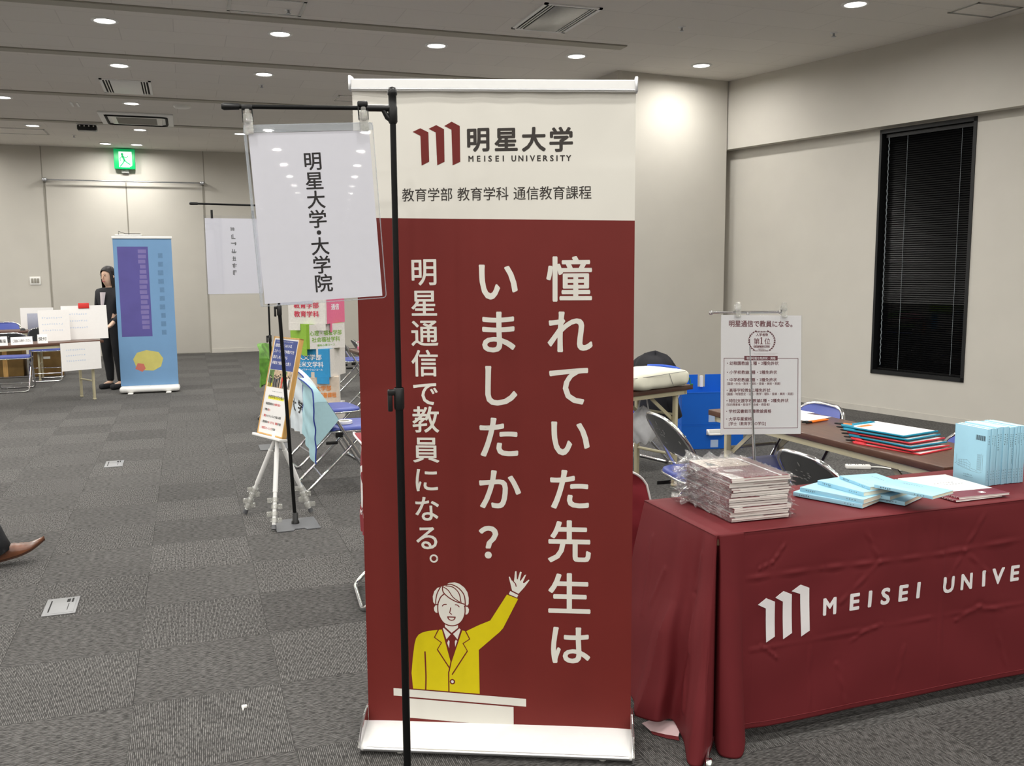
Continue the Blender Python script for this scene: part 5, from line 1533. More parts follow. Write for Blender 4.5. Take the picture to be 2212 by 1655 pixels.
# --- poster board on a clear-clipped tripod easel
PQ = (0.497, 5.655, 0.805, -1.147, -0.241, 0.0)
es = thing('tripod_easel', 'white metal tripod easel with clear plastic leg clips', 'easel', (.452, 5.60, 0))
ap = Vector((.02, -.01, .53))
for (fx, fy_) in ((.278, 5.80), (.41, 5.345), (.665, 5.69)):
    f = Vector((fx - .452, fy_ - 5.60, .012)); d = (f - ap)
    mb = MB(); mb.tube([ap, ap + d * .97], .012, 10); mb.tube([ap + d * .2, ap + d * .62], .0145, 10); lg = mb.build('leg', M['white_metal'], es)
    mb = MB(); mb.tube([ap + d * .955, f], [.013, .016], 10); mb.build('rubber_foot', M['grey_plate'], lg)
    mb = MB()
    for q in range(4):
        c = ap + d * (.70 + .07 * q)
        mb.tube([c - d.normalized() * .012, c + d.normalized() * .012], .021, 10)
        sd = 1 if q % 2 else -1
        o_ = Vector((.03 * sd, 0, 0))
        mb.rbox(tuple(c + o_ - Vector((.014, .012, .014))), tuple(c + o_ + Vector((.014, .012, .014))), .004)
    mb.build('leg_clip', M['clear'], lg)
mb = MB(); mb.lathe([(.03, 0), (.034, .015), (.03, .04), (.012, .05)], 14, 0, Matrix.Translation(ap - Vector((0, 0, .03)))); mb.build('hub', M['white_plastic'], es)
pm = Matrix.Translation(PQ[:3]) @ Matrix.Rotation(PQ[3], 4, 'Z') @ Matrix.Rotation(PQ[4], 4, 'X')
mb = MB(); mb.tube([ap + Vector((0, 0, .02)), (Matrix.Translation((-.452, -5.60, 0)) @ pm) @ Vector((0, .045, -.2)), (Matrix.Translation((-.452, -5.60, 0)) @ pm) @ Vector((0, .04, .22))], .009, 8); mb.build('back_rest_rod', M['white_metal'], es)
tr_ = MB(); tr_.rbox((-.165, -.03, -.318), (.165, .035, -.302), .003)
tr_.v = [tuple((Matrix.Translation((-.452, -5.60, 0)) @ pm) @ Vector(v)) for v in tr_.v]; tr_.build('tray', M['white_metal'], es)
po = thing('poster_board', 'framed poster with blue top, photo strip and red and black lines, on the tripod easel', 'poster', PQ[:3])
po.matrix_world = pm
M['pine'] = mat('pine_frame', srgb(214, 168, 100), .5, noise=.2, nscale=8, stretch=(12, 12, 1))
M['poster_blue'] = mat('poster_blue', srgb(58, 74, 140), .4, noise=.04)
M['red_ink'] = mat('red_print', srgb(206, 48, 44), .5, noise=.03)
M['yellow_hl'] = mat('yellow_highlight', srgb(236, 232, 60), .5, noise=.03)
M['skin_print'] = mat('photo_print_beige', srgb(206, 180, 150), .45, noise=.5, nscale=60)
M['photo_green'] = mat('photo_print_green', srgb(92, 128, 60), .45, noise=.5, nscale=40)
mb = MB()
for a, b in (((-.15, -.006, -.30), (-.142, .022, .30)), ((.142, -.006, -.30), (.15, .022, .30)), ((-.15, -.006, .292), (.15, .022, .30)), ((-.15, -.006, -.30), (.15, .022, -.292))): mb.box(a, b)
mb.build('frame', M['pine'], po)
mb = MB(); mb.box((-.143, -.003, -.293), (.143, .016, .293), 0)
fp = flat(-.0034)
pr4 = lambda x0, y0, x1, y1, m, l=0: poly2d(mb, [(x0, y0), (x1, y0), (x1, y1), (x0, y1)], fp, m, l)
pr4(-.132, .098, .132, .282, 1); pr4(-.132, -.01, .132, .096, 2)
pr4(-.132, -.01, -.075, .096, 3, .0001); pr4(-.132, -.01, -.08, .015, 5, .0002); pr4(.02, .02, .07, .096, 3, .0001)
rnd = random.Random(4)
for k, (x, m) in enumerate(((-.115, 6), (-.098, 4), (-.062, 4), (-.048, 6), (-.035, 4), (-.02, 6), (.0, 4), (.03, 7), (.05, 6), (.078, 7), (.095, 0), (.112, 6))):
    h = .05 + .02 * rnd.random()
    poly2d(mb, [(x - .006, -.008), (x + .006, -.008), (x + .007, h * .45), (x + .010, h * .80), (x + .004, h * .88), (x - .004, h * .88), (x - .010, h * .80), (x - .007, h * .45)], fp, m, .0003 + k * .00001)
    poly2d(mb, [(x + .0055 * math.cos(q * PI / 4), h * .97 + .0075 * math.sin(q * PI / 4)) for q in range(8)], fp, 2, .00045 + k * .00001); poly2d(mb, [(x - .0058, h * .98), (x + .0058, h * .98), (x + .004, h * 1.0 + .009), (x - .004, h * 1.0 + .009)], fp, 4, .0006 + k * .00001)
for k, (t_, w_) in enumerate((('通信制とはいえ', .20), ('スクーリングで仲間ができ', .235), ('励ましあえたから', .17), ('卒業まで頑張れたと思う', .22))):
    write(mb, t_, -.122, .248 - k * .036, .022, fp, 0, .012, 1, w_, 'L', .0003)
marks(mb, -.11, .272, .006, 26, fp, 0, rnd=rnd, lift=.0003)
marks(mb, -.06, -.034, .006, 16, fp, 6, rnd=rnd)
pr4(-.095, -.083, .09, -.066, 8)
write(mb, '中部学院大学の強み', -.095, -.068, .022, fp, 4, .016, 1, .185, 'L', .0002)
for k, segs in enumerate(((('：福祉国家資格の', 4), ('合格率が高い', 7)), (('：学費が', 4), ('安い', 7)), (('：', 4), ('最短', 7), ('のカリキュラムで卒業＆取得', 4)), (('：国家資格の', 4), ('Ｗ（ダブル）取得', 7), ('が可能', 4)), (('：', 4), ('対面型スクーリング', 7), ('が充実', 4)))):
    x = -.125; y = -.112 - k * .037
    for s_, m in segs:
        write(mb, s_, x, y, .0165, fp, m, .018, .82, None, 'L', .0002); x += len(s_) * .0165 * .82
mb.build('print', [M['paper'], M['poster_blue'], M['skin_print'], M['photo_green'], M['ink'], M['b_yellow'], M['grey_plate'], M['red_ink'], M['yellow_hl']], po)
# --- roll of tape on the covered chair's seat
tp_ = thing('tape_roll', 'white roll of tape lying on the blue seat of the light blue covered chair', 'tape', (.985, 6.33, .4445))
mb = MB(); mb.lathe([(.040, 0), (.058, 0), (.058, .018), (.040, .018), (.040, 0)], 28, 0, None, False); mb.build('tape', M['paper'], tp_)
mb = MB(); mb.lathe([(.0395, .001), (.0395, .017), (.037, .017), (.037, .001), (.0395, .001)], 28, 0, None, False); mb.build('core', M['bk_page'], tp_)
# --- cardboard display tower of interlocking blocks
tw = thing('display_tower', 'tall cardboard tower of interlocking pink, green, blue and orange lettered blocks', 'display stand', (1.145, 8.8, 0))
pale = mat('pale_checked_card', srgb(226, 222, 216), .7, noise=.08, nscale=60)
cols = {'pink': mat('pink_card', srgb(224, 110, 146), .6, noise=.05), 'green': mat('lime_card', srgb(140, 184, 56), .6, noise=.05), 'blue': mat('sky_card', srgb(52, 150, 206), .6, noise=.05), 'orange': mat('peach_card', srgb(222, 206, 188), .6, noise=.08), 'base': mat('grey_card', srgb(206, 204, 202), .6, noise=.05)}
ink = {'pink': mat('crimson_print', srgb(206, 60, 84), .6, noise=.04), 'green': mat('green_print', srgb(128, 176, 60), .6, noise=.04), 'blue': mat('white_print', srgb(236, 240, 244), .6, noise=.02), 'orange': mat('orange_print', srgb(232, 142, 62), .6, noise=.04), 'base': M['grey_plate']}
def block(c, z0, z1, rz, left, right, texts, ink_right=None):
    """square card block; the two faces toward the viewer are left and right"""
    s_ = .19
    mb = MB()
    Mz = Matrix.Rotation(rz, 4, 'Z')
    mb.box((-s_, -s_, z0), (s_, s_, z1), 0, Mz)
    # tabs that grip the next block
    for (a, b) in ((-s_, -s_ + .12), (s_ - .12, s_)):
        mb.box((a, -s_ - .003, z0 - .06), (b, -s_ + .003, z0 + .01), 0, Mz)
    mb.box((-.06, -s_ - .003, z1 - .01), (.06, -s_ + .003, z1 + .05), 0, Mz)
    mb.box((s_ - .003, -.16, z0), (s_ + .0035, s_, z1), 1, Mz); mb.box((s_ - .003, -.10, z0 - .08), (s_ + .003, .06, z0 + .01), 1, Mz)
    fb = lambda u, v, l: Mz @ Vector((u, -s_ - .004 - l, v))
    fr_ = lambda u, v, l: Mz @ Vector((s_ + .0045 + l, u, v))
    zc_ = (z0 + z1) / 2
    for (txt, y, h, w, side_) in texts:
        if side_ == 'f': write(mb, txt, 0, zc_ + y, h, fb, 2, .02, 1, w, 'C')
        else: write(mb, txt, 0, zc_ + y, h, fr_, 3, .02, 1, w, 'C')
    mb.build('card_block', [left, right, ink[c], ink_right or ink[c]], tw)
block('base', .002, .242, R(-25), cols['base'], pale, [])
block('orange', .244, .51, R(-10), cols['orange'], pale, [('短期大学部', .03, .050, .24, 'f'), ('通信教育司書課程', -.035, .050, .33, 'f')])
block('blue', .512, .775, R(-32), cols['blue'], pale, [('人文学部', .055, .056, .25, 'f'), ('英米文学科', -.012, .056, .28, 'f'), ('コミュニケーションコース', -.06, .022, .26, 'f')])
block('green', .777, 1.005, R(-74), cols['green'], pale, [('心理・福祉学部', .030, .050, .32, 'r'), ('社会福祉学科', -.030, .050, .28, 'r'), ('福祉心理コース', -.082, .022, .18, 'r')], ink['green'])
block('pink', 1.007, 1.27, R(-36), pale, cols['pink'], [('教育学部', .04, .06, .26, 'f'), ('教育学科', -.04, .06, .26, 'f'), ('通信', .02, .06, .16, 'r')], ink['blue'])
# --- table with paper stacks, partly behind the banner
tC = folding_table('folding_table', 'folding table left behind the banner with a pink and white paper stack', (1.55, 8.95, 0), R(2), 1.6, .45, 'brown folding tables')
o = MB(); 
for k, (m_, z0, z1, dx) in enumerate((('pink', .7006, .7306, 0), ('white', .7308, .7708, .004), ('pink2', .771, .779, 0))):
    mb = MB(); mb.rbox((-.105, -.148, 0), (.105, .148, z1 - z0), .002)
    q = mb.build('paper_stack', cols['pink'] if m_ != 'white' else M['bk_page_w'], None, (1.72 + dx, 9.14, z0), (0, 0, R(6)))
    tag(q, ('lower pink paper stack on the table left of the banner', 'white paper stack between pink papers, left of the banner', 'thin pink paper pile topping the white stack left of the banner')[k], 'paper', 'paper piles on the rear table')
og = MB(); og.box((0, -.001, 0), (.07, .001, .19)); q = og.build('orange_notice', M['orange'], None, (1.70, 8.945, .475)); tag(q, 'orange paper notice hanging from the rear table edge beside the banner', 'notice')
# --- far left: laptop table, sign table, boxes
folding_table('folding_table', 'brown folding table at the left edge bearing white signs, before the standing person', (-2.54, 10.99, 0), R(28), 1.8, .45, 'brown folding tables')
folding_table('folding_table', 'brown folding table by the far wall with an open laptop', (-3.7, 14.10, 0), R(2), 1.85, .45, 'brown folding tables')
def table_sign(x, y, w, h, rz, txt, lab, m=None):
    t = thing('tent_sign', lab, 'sign', (x, y, .7006), R(rz), 'white table signs')
    mb = MB(); mb.prism([(0, 0), (.001, 0), (.001, .001), (0, .001)], 0, .001) if False else None
    mb.add([(-w / 2, -.03, 0), (w / 2, -.03, 0), (w / 2, 0, h), (-w / 2, 0, h), (-w / 2, .03, 0), (w / 2, .03, 0)], [(0, 1, 2, 3), (3, 2, 5, 4), (0, 3, 4), (1, 5, 2)], 0)
    fn = lambda u, v, l: (u, -.0315 + .03 * v / h - l, v)
    if txt: write(mb, txt, 0, h * .5, h * .42, fn, 1, .01, .9, w * .86, 'C')
    mb.build('folded_card', [M['paper'], M['ink']], t)
table_sign(-1.760, 11.470, .215, .085, 16, 'ご自由にお持ちください', 'white folded sign reading ご自由にお持ちください on the left edge table')
table_sign(-1.975, 11.36, .18, .10, 16, '公開講座', 'white folded sign cut by the left photo edge, on the left edge table')
table_sign(-1.565, 11.575, .10, .10, 16, '受付', 'small white folded sign at the right end of the left edge table')
lp = thing('laptop', 'open grey laptop seen from behind on the far left table', 'laptop', (-1.93, 14.20, .7006), R(4))
mb = MB(); mb.rbox((-.16, .0, 0), (.16, .23, .016), .005); mb.build('base', M['alu'], lp)
M['lid'] = mat('grey_laptop_lid', srgb(150, 152, 166), .4, .3, noise=.03)
mb = MB(); mb.rbox((-.16, -.004, .014), (.16, .004, .235), .004, 0, Matrix.Rotation(R(-8), 4, 'X')); mb.build('lid', M['lid'], lp)
mb = MB(); mb.box((-.20, -.004, 0), (.22, .004, .30)); q = mb.build('white_board', M['paper'], None, (-2.02, 14.51, .7008), (R(-6), 0, R(2))); tag(q, 'white printed board standing behind the far left laptop', 'sign')
ms = thing('mouse', 'black mouse beside the far left laptop', 'mouse', (-2.16, 14.24, .7006))
mb = MB(); mb.grid(lambda u, v: (.034 * math.cos(2 * PI * u) * math.cos(v * PI / 2), .055 * math.sin(2 * PI * u) * math.cos(v * PI / 2), .036 * math.sin(v * PI / 2)), 18, 8, 0); mb.build('shell', M['black_plastic'], ms)
M['brown_card'] = mat('brown_cardboard', srgb(128, 100, 54), .7, noise=.2, nscale=10)
bx_ = thing('cardboard_box', 'brown cardboard box with a white grip hole under the far left tables', 'box', (-1.98, 14.75, 0), R(3))
mb = MB(); mb.rbox((-.20, 0, .002), (.24, .38, .42), .004); mb.build('box_body', M['brown_card'], bx_)
mb = MB(); mb.rbox((-.02, -.003, .25), (.07, .002, .285), .014); mb.build('grip_hole', M['white_plastic'], bx_)
bx2 = thing('cardboard_box', 'plain brown cardboard box left of the one with the grip hole', 'box', (-2.5, 14.72, 0), R(1))
mb = MB(); mb.rbox((-.22, 0, .002), (.24, .38, .40), .004); mb.build('box_body', M['brown_card'], bx2)
mb = MB(); mb.box((-.02, -.002, .002), (.04, .001, .40)); mb.build('packing_tape', M['pine'], bx2)
# --- table with hanging white papers, and the person standing behind
def sheet_thing(name, lab, cat, x, y, z, w, h, rz, tilt=0, extra=None):
    t = thing(name, lab, cat, (x, y, z), R(rz), 'white papers around the far left table')
    mb = MB(); mb.box((-w / 2, -.004, 0), (w / 2, .004, h), 0, Matrix.Rotation(R(tilt), 4, 'X'))
    rnd = random.Random(int(abs(x * 100)))
    for r_ in range(3): marks(mb, -w * .36, h * (.75 - r_ * .2), .020, 9, lambda u, v, l: Matrix.Rotation(R(tilt), 4, 'X') @ Vector((u, -.0045 - l, v)), 1, rnd=rnd)
    mb.build('printed_sheet', [M['paper'], M['frost']], t)
    return t
sg1 = sheet_thing('display_sign', 'white sign with a red tag, standing on the left edge table before the person', 'sign', -1.16, 12.05, .7008, .50, .40, 14, -5)
sheet_thing('display_sign', 'smaller white sign standing on the left edge table, left of the red-tagged one', 'sign', -1.47, 11.88, .7008, .33, .36, 18, -5)
sheet_thing('table_poster', 'white paper hanging down the front of the left edge table', 'poster', -1.188, 11.672, .37, .45, .32, 28, 0)
mb = MB(); mb.rbox((-.06, -.012, .365), (.06, -.004, .43), .004, 0, Matrix.Rotation(R(-5), 4, 'X')); q = mb.build('red_tag', M['red_ink'], sg1); q['label'] = 'red tag on the top edge of the white sign'
# --- light blue roll-up banner at the far left
lb = thing('roll_up_banner', 'light blue roll-up banner with a violet panel, beside the standing person', 'banner', (-.485, 12.25, 0), R(-2))
M['lb_blue'] = mat('pale_blue_print', srgb(112, 152, 192), .5, noise=.06, nscale=3)
M['lb_violet'] = mat('violet_print', srgb(88, 82, 150), .5, noise=.12, nscale=4)
M['lb_grey'] = mat('greyish_print', srgb(122, 112, 168), .5, noise=.1, nscale=9)
M['lb_yellow'] = mat('dull_yellow_print', srgb(198, 190, 108), .5, noise=.1, nscale=8); M['lb_red'] = mat('dull_red_print', srgb(196, 110, 96), .5, noise=.05); M['lb_dim'] = mat('dim_blue_print', srgb(96, 132, 168), .5, noise=.1)
mb = MB(); mb.box((-.335, .0, .09), (.335, .002, 1.90), 0)
fn = flat(-.0006)
def pr_(x0, z0, x1, z1, m, l=0): poly2d(mb, [(x0, z0), (x1, z0), (x1, z1), (x0, z1)], fn, m, l)
pr_(-.29, .70, .06, 1.80, 1)
rnd = random.Random(8)
for k in range(16): pr_(-.06 + .02 * rnd.random(), 1.72 - k * .062, .02 + .02 * rnd.random(), 1.765 - k * .062, 2, .0002)
for k in range(10): pr_(.16 + .015 * rnd.random(), 1.66 - k * .105, .225, 1.72 - k * .105, 5, .0002)
poly2d(mb, [(-.15, .33), (-.09, .28), (.05, .27), (.14, .32), (.17, .42), (.12, .50), (-.02, .53), (-.13, .50), (-.18, .42)], fn, 3, .0002)
poly2d(mb, [(-.16, .30), (-.08, .26), (-.04, .30), (-.06, .36), (-.13, .37)], fn, 4, .0004)
mb.build('banner_sheet', [M['lb_blue'], M['lb_violet'], M['lb_grey'], M['lb_yellow'], M['lb_red'], M['lb_dim']], lb)
mb = MB(); mb.rbox((-.345, -.012, 1.895), (.345, .014, 1.925), .005); mb.build('top_rail', M['white_metal'], lb)
mb = MB(); mb.rbox((-.35, -.10, .012), (.35, .10, .085), .03); bs = mb.build('cassette_base', M['white_metal'], lb)
for x in (-.22, .22):
    mb = MB(); mb.rbox((x - .03, -.16, 0), (x + .03, .14, .014), .005); mb.build('foot', M['white_plastic'], bs)
mb = MB(); mb.tube([(0, .02, .08), (0, .014, 1.9)], .008, 8); mb.build('support_pole', M['alu'], lb)
# ================================================================ FIXTURES ON CEILING, WALLS AND FLOOR
def slot_unit(label, x0, x1, y0, y1, grille):
    t = thing('ceiling_air_unit', label, 'air vent', ((x0 + x1) / 2, (y0 + y1) / 2, CEIL), 0)
    w, d = (x1 - x0) / 2, (y1 - y0) / 2
    mb = MB()
    for a, b in (((-w, -d), (w, -d + .03)), ((-w, d - .03), (w, d)), ((-w, -d), (-w + .03, d)), ((w - .03, -d), (w, d))): mb.box((a[0], a[1], -.012), (b[0], b[1], 0))
    fr = mb.build('frame', M['white_metal'], t)
    mb = MB(); mb.box((-w + .02, -d + .02, -.002), (w - .02, d - .02, -.0005)); mb.build('opening', M['dark_slot'], t)
    k = .20 * w * 2
    mb = MB(); mb.rbox((-w + k, -d + .03, -.016), (w - k, d - .03, -.004), .004); mb.build('centre_panel', M['white_metal'] if grille else M['panel_grey'], t)
    for s_ in (-1, 1):
        for q in (.35, .72):
            mb = MB(); x = s_ * (w - .03 - (k - .03) * q); mb.rbox((x - .006, -d + .035, -.013), (x + .006, d - .035, -.006), .002); mb.build('louvre', M['white_plastic'], t)
    return t
M['panel_grey'] = mat('satin_grey_panel', srgb(168, 168, 166), .25, .2, noise=.05)
slot_unit('large grey ceiling air unit with dark side slots, above the red banner', 2.84, 3.35, 7.21, 8.04, False)
slot_unit('white slotted ceiling ventilator in the second ceiling strip at the upper left', -.81, -.27, 11.46, 12.30, True)
t = thing('ceiling_cassette', 'framed ceiling air conditioner cassette with a grey grille, nearer the far wall', 'air conditioner', (-.54, 14.27, CEIL))
mb = MB(); mb.rbox((-.48, -.52, -.022), (.48, .52, 0), .01); mb.build('panel', M['white_metal'], t)
mb = MB(); mb.tube(fillet([(-.39, -.36, -.024), (-.39, .44, -.024), (.39, .44, -.024), (.39, -.36, -.024), (-.39, -.36, -.024)], .1, 6), .018, 6); mb.build('air_slot', M['dark_slot'], t)
mb = MB(); mb.rbox((-.33, -.33, -.036), (.33, .36, -.02), .01); pn = mb.build('front_cover', M['white_plastic'], t)
mb = MB(); mb.box((-.26, -.27, -.0375), (.26, .30, -.036))
for k in range(14): mb.box((-.26, -.26 + k * .042, -.040), (.26, -.252 + k * .042, -.0375), 1)
mb.build('intake_grille', [M['panel_grey'], M['seam']], pn)
for k, (x, y, w, d, lab) in enumerate(((6.43, 6.27, .48, .33, 'ceiling access hatch at the top right corner'), (2.05, 11.86, .36, .40, 'ceiling access hatch just left of the banner top'), (-2.35, 16.0, .9, .6, 'large ceiling access hatch by the far wall at the left'), (.72, 8.0, .6, .45, 'ceiling hatch cut by the top photo edge'))):
    mb = MB()
    mb.box((-w / 2, -d / 2, -.006), (w / 2, d / 2, 0), 0)
    for a, b in (((-w / 2, -d / 2), (w / 2, -d / 2 + .025)), ((-w / 2, d / 2 - .025), (w / 2, d / 2)), ((-w / 2, -d / 2), (-w / 2 + .025, d / 2)), ((w / 2 - .025, -d / 2), (w / 2, d / 2))): mb.box((a[0], a[1], -.009), (b[0], b[1], -.006), 1)
    o = mb.build('ceiling_hatch', [M['ceiling'], M['panel_grey']], None, (x, y, CEIL)); tag(o, lab, 'hatch')
def sprinkler(x, y, lab):
    t = thing('sprinkler_head', lab, 'sprinkler', (x, y, CEIL), 0, 'small sprinkler heads')
    mb = MB(); mb.lathe([(.035, 0), (.033, -.006), (.012, -.008)], 16); mb.build('escutcheon', M['white_metal'], t)
    mb = MB(); mb.lathe([(.010, -.006), (.010, -.03), (.022, -.034), (.022, -.038), (.0001, -.04)], 12); mb.build('deflector', M['steel'], t)
for x, y, lab in ((.90, 8.05, 'sprinkler head near the top edge, above the second downlight'), (.93, 11.30, 'sprinkler head under the second row downlight, left of the banner'), (4.28, 7.55, 'sprinkler head right of the grey air unit'), (5.72, 7.30, 'sprinkler head on the ceiling beside the long beam'), (-1.55, 16.25, 'sprinkler head near the far wall, left')): sprinkler(x, y, lab)
t = thing('smoke_detector', 'flat round ceiling detector right of the air conditioner cassette', 'detector', (.06, 13.0, CEIL))
mb = MB(); mb.lathe([(.11, 0), (.11, -.02), (.09, -.035), (.0001, -.038)], 24); mb.build('housing', M['white_plastic'], t)
t = thing('ceiling_device', 'dark boxy device on a white plate under the far ceiling', 'device', (-1.25, 15.0, CEIL))
mb = MB(); mb.rbox((-.14, -.1, -.02), (.14, .1, 0), .006); mb.build('plate', M['white_plastic'], t)
mb = MB(); mb.rbox((-.13, -.09, -.10), (.13, .09, -.02), .02); mb.build('body', M['black_plastic'], t)
mb = MB()
for k in range(4): mb.tube([(-.09 + k * .06, -.092, -.05), (-.09 + k * .06, -.092, -.03)], .012, 8)
mb.build('terminals', M['chrome'], t)
for k in range(2):
    mb = MB(); mb.box((-.012, -.16, -.008), (.012, .16, 0)); o = mb.build('ceiling_slit', M['white_metal'], None, (-1.27 + k * .07, 13.3, CEIL), (0, 0, 0)); tag(o, 'left of two short white ceiling slits by the cassette' if k == 0 else 'right of two short white ceiling slits by the cassette', 'ceiling slit')
# --- green exit sign
M['exit_green'] = mat('exit_green', srgb(0, 150, 84), .4, emit=srgb(0, 190, 105), estr=.55, noise=.01)
M['exit_white'] = mat('exit_white', srgb(235, 250, 240), .4, emit=srgb(225, 255, 238), estr=.9, noise=.01)
t = thing('exit_sign', 'green lit exit sign with a running figure, high on the far wall', 'exit sign', (-.91, YF - .09, 3.425))
mb = MB(); mb.rbox((-.17, -.03, -.155), (.17, .03, .185), .006, 0)
f_ = flat(-.031)
poly2d(mb, [(-.09, -.125), (.12, -.125), (.12, .14), (-.09, .14)], f_, 1, .0002)
fig = lambda pts, w: stroke2d(mb, pts, w, f_, 0, .0006, 0)
poly2d(mb, [(-.035 + .022 * math.cos(a), .095 + .022 * math.sin(a)) for a in [2 * PI * k / 12 for k in range(12)]], f_, 0, .0006)
fig([(-.03, .065), (.0, -.01)], .034); fig([(-.03, .06), (-.075, .02), (-.06, -.015)], .016); fig([(-.02, .055), (.035, .035), (.055, .065)], .016)
fig([(.0, -.01), (.045, -.05), (.085, -.075)], .02); fig([(.0, -.01), (-.03, -.06), (-.07, -.11)], .02)
poly2d(mb, [(.075, -.125), (.12, -.09), (.12, -.125)], f_, 0, .0007)
mb.build('lit_panel', [M['exit_green'], M['exit_white']], t)
mb = MB(); mb.rbox((-.06, .03, -.22), (.06, .09, -.15), .004); mb.rbox((-.12, .03, -.15), (.12, .09, .19), .004); mb.build('wall_mount', M['panel_grey'], t)
# --- hanging rail on the far wall
t = thing('hanging_rail', 'thin steel rail with end brackets across the top of the far double door', 'rail', (-.918, YF - .10, 3.06))
mb = MB(); mb.tube([(-1.27, 0, 0), (1.27, 0, 0)], .012, 8); mb.build('rod', M['steel'], t)
for x in (-1.27, 1.27):
    mb = MB(); mb.rbox((x - .03, -.025, -.03), (x + .03, .10, .03), .008); mb.tube([(x - .04, 0, 0), (x + .04, 0, 0)], .022, 10); mb.build('bracket', M['steel'], t)
t = thing('switch_panel', 'white wall switch panel with three rockers on the far wall at the left', 'switch', (-2.45, YF, 1.352))
mb = MB(); mb.rbox((-.085, -.014, -.07), (.085, 0, .07), .006); mb.build('plate', M['white_plastic'], t)
for k in range(3):
    mb = MB(); mb.rbox((-.062 + k * .044, -.020, -.04), (-.026 + k * .044, -.012, .04), .004); mb.build('rocker', M['seam'], t)
# thin wall-hung bar at the top of the pale blue banner, against the door
t = thing('wall_marker_tray', 'thin white tray with a black tip on the far door, above the pale blue banner', 'tray', (-.92, YF - .03, 2.13))
mb = MB(); mb.rbox((-.22, -.05, -.012), (.22, .018, .012), .005); mb.build('tray', M['white_metal'], t)
mb = MB(); mb.tube([(-.16, -.03, .012), (-.16, -.03, .07), (-.05, -.03, .03), (.2, -.03, .03)], .006, 6); mb.build('rod', M['black_metal'], t)
# --- floor outlet lids
M['lid_alu'] = mat('satin_floor_lid', srgb(140, 141, 142), .45, .3, noise=.04, nscale=30)
def outlet(x0, x1, y0, y1, lab):
    t = thing('floor_outlet', lab, 'floor outlet', ((x0 + x1) / 2, (y0 + y1) / 2, 0))
    w, d = (x1 - x0) / 2, (y1 - y0) / 2
    mb = MB(); mb.rbox((-w, -d, 0), (w, d, .005), .002); mb.build('frame', M['lid_alu'], t)
    mb = MB(); mb.rbox((-w + .014, -d + .014, .004), (w - .010, d - .014, .0062), .001); ld = mb.build('lid', M['lid_alu'], t)
    mb = MB(); mb.box((-w + .020, -d + .035, .006), (-w + .026, d - .035, .0065)); mb.box((w - .05, d * .35, .006), (w - .036, d * .75, .0066)); mb.box((w - .03, d * .3, .006), (w - .022, d * .8, .0066)); mb.box((w - .04, -d * .6, .006), (w - .037, d * .2, .0064)); mb.build('finger_slot', M['dark_slot'], ld)
outlet(-.669, -.532, 4.337, 4.557, 'square metal floor outlet lid nearest the viewer, at the left')
outlet(-.666, -.533, 7.602, 7.842, 'square metal floor outlet lid farther away, left of the easel')
t = thing('plastic_scrap', 'tiny white plastic peg lying on the carpet in the foreground', 'scrap', (.12, 3.154, .006))
mb = MB(); mb.rbox((-.010, -.006, -.006), (.010, .006, .006), .004); mb.build('peg_head', M['white_plastic'], t)
mb = MB(); mb.tube([(-.004, 0, -.002), (-.006, -.018, -.003)], .003, 6); mb.build('peg_pin', M['white_plastic'], t)
# ================================================================ PEOPLE
M['skin'] = mat('skin', srgb(222, 184, 158), .5, noise=.05, nscale=20)
M['hair'] = mat('dark_hair', srgb(30, 24, 22), .45, noise=.25, nscale=60, stretch=(8, 8, 1))
M['suit'] = mat('black_suit', srgb(32, 32, 36), .8, noise=.1)
M['shirt'] = mat('pale_shirt', srgb(206, 196, 200), .7, noise=.05)
M['trouser'] = mat('dark_trousers', srgb(26, 27, 30), .85, noise=.12, nscale=30, bump=.2, bscale=300)
M['leather'] = mat('brown_leather', srgb(98, 58, 36), .28, noise=.45, nscale=16, bump=.15, bscale=60, coat=.4)
M['sole'] = mat('dark_leather_sole', srgb(58, 34, 22), .5, noise=.1)

def skin_mesh(name, pts, edges, m, parent, root=0, sub=2):
    me = bpy.data.meshes.new(name)
    me.from_pydata([p[:3] for p in pts], edges, [])
    me.materials.append(m)
    o = bpy.data.objects.new(name, me); link(o, parent)
    md = o.modifiers.new('skin', 'SKIN'); md.use_smooth_shade = True
    lay = me.skin_vertices[0].data
    for i, p in enumerate(pts):
        r = p[3] if isinstance(p[3], tuple) else (p[3], p[3])
        lay[i].radius = r
        lay[i].use_root = (i == root)
    s_ = o.modifiers.new('smooth', 'SUBSURF'); s_.levels = sub; s_.render_levels = sub
    return o

def hand(pts, edges, w, d, side, up):
    """palm and five bent fingers grown from wrist vertex index w along direction d"""
    d = Vector(d).normalized(); side = Vector(side).normalized(); up = Vector(up).normalized()
    base = Vector(pts[w][:3])
    pts.append((*(base + d * .045), (.030, .015))); pi_ = len(pts) - 1; edges.append((w, pi_))
    pts.append((*(base + d * .085), (.036, .012))); kn = len(pts) - 1; edges.append((pi_, kn))
    for k, (o_, L) in enumerate(((-.030, .062), (-.010, .074), (.010, .070), (.029, .055))):
        prev = kn
        for j, (f_, c_) in enumerate(((.35, .004), (.7, .016), (1.0, .032))):
            q = base + d * (.088 + L * f_) + side * o_ * (1 + .1 * j) + up * c_
            pts.append((*q, .0085 - .001 * j)); edges.append((prev, len(pts) - 1)); prev = len(pts) - 1
    prev = pi_
    for j, (f_, s_) in enumerate(((.03, -.042), (.055, -.054), (.078, -.056))):
        q = base + d * (.03 + f_) + side * s_ + up * .012 * j
        pts.append((*q, .0105 - .001 * j)); edges.append((prev, len(pts) - 1)); prev = len(pts) - 1

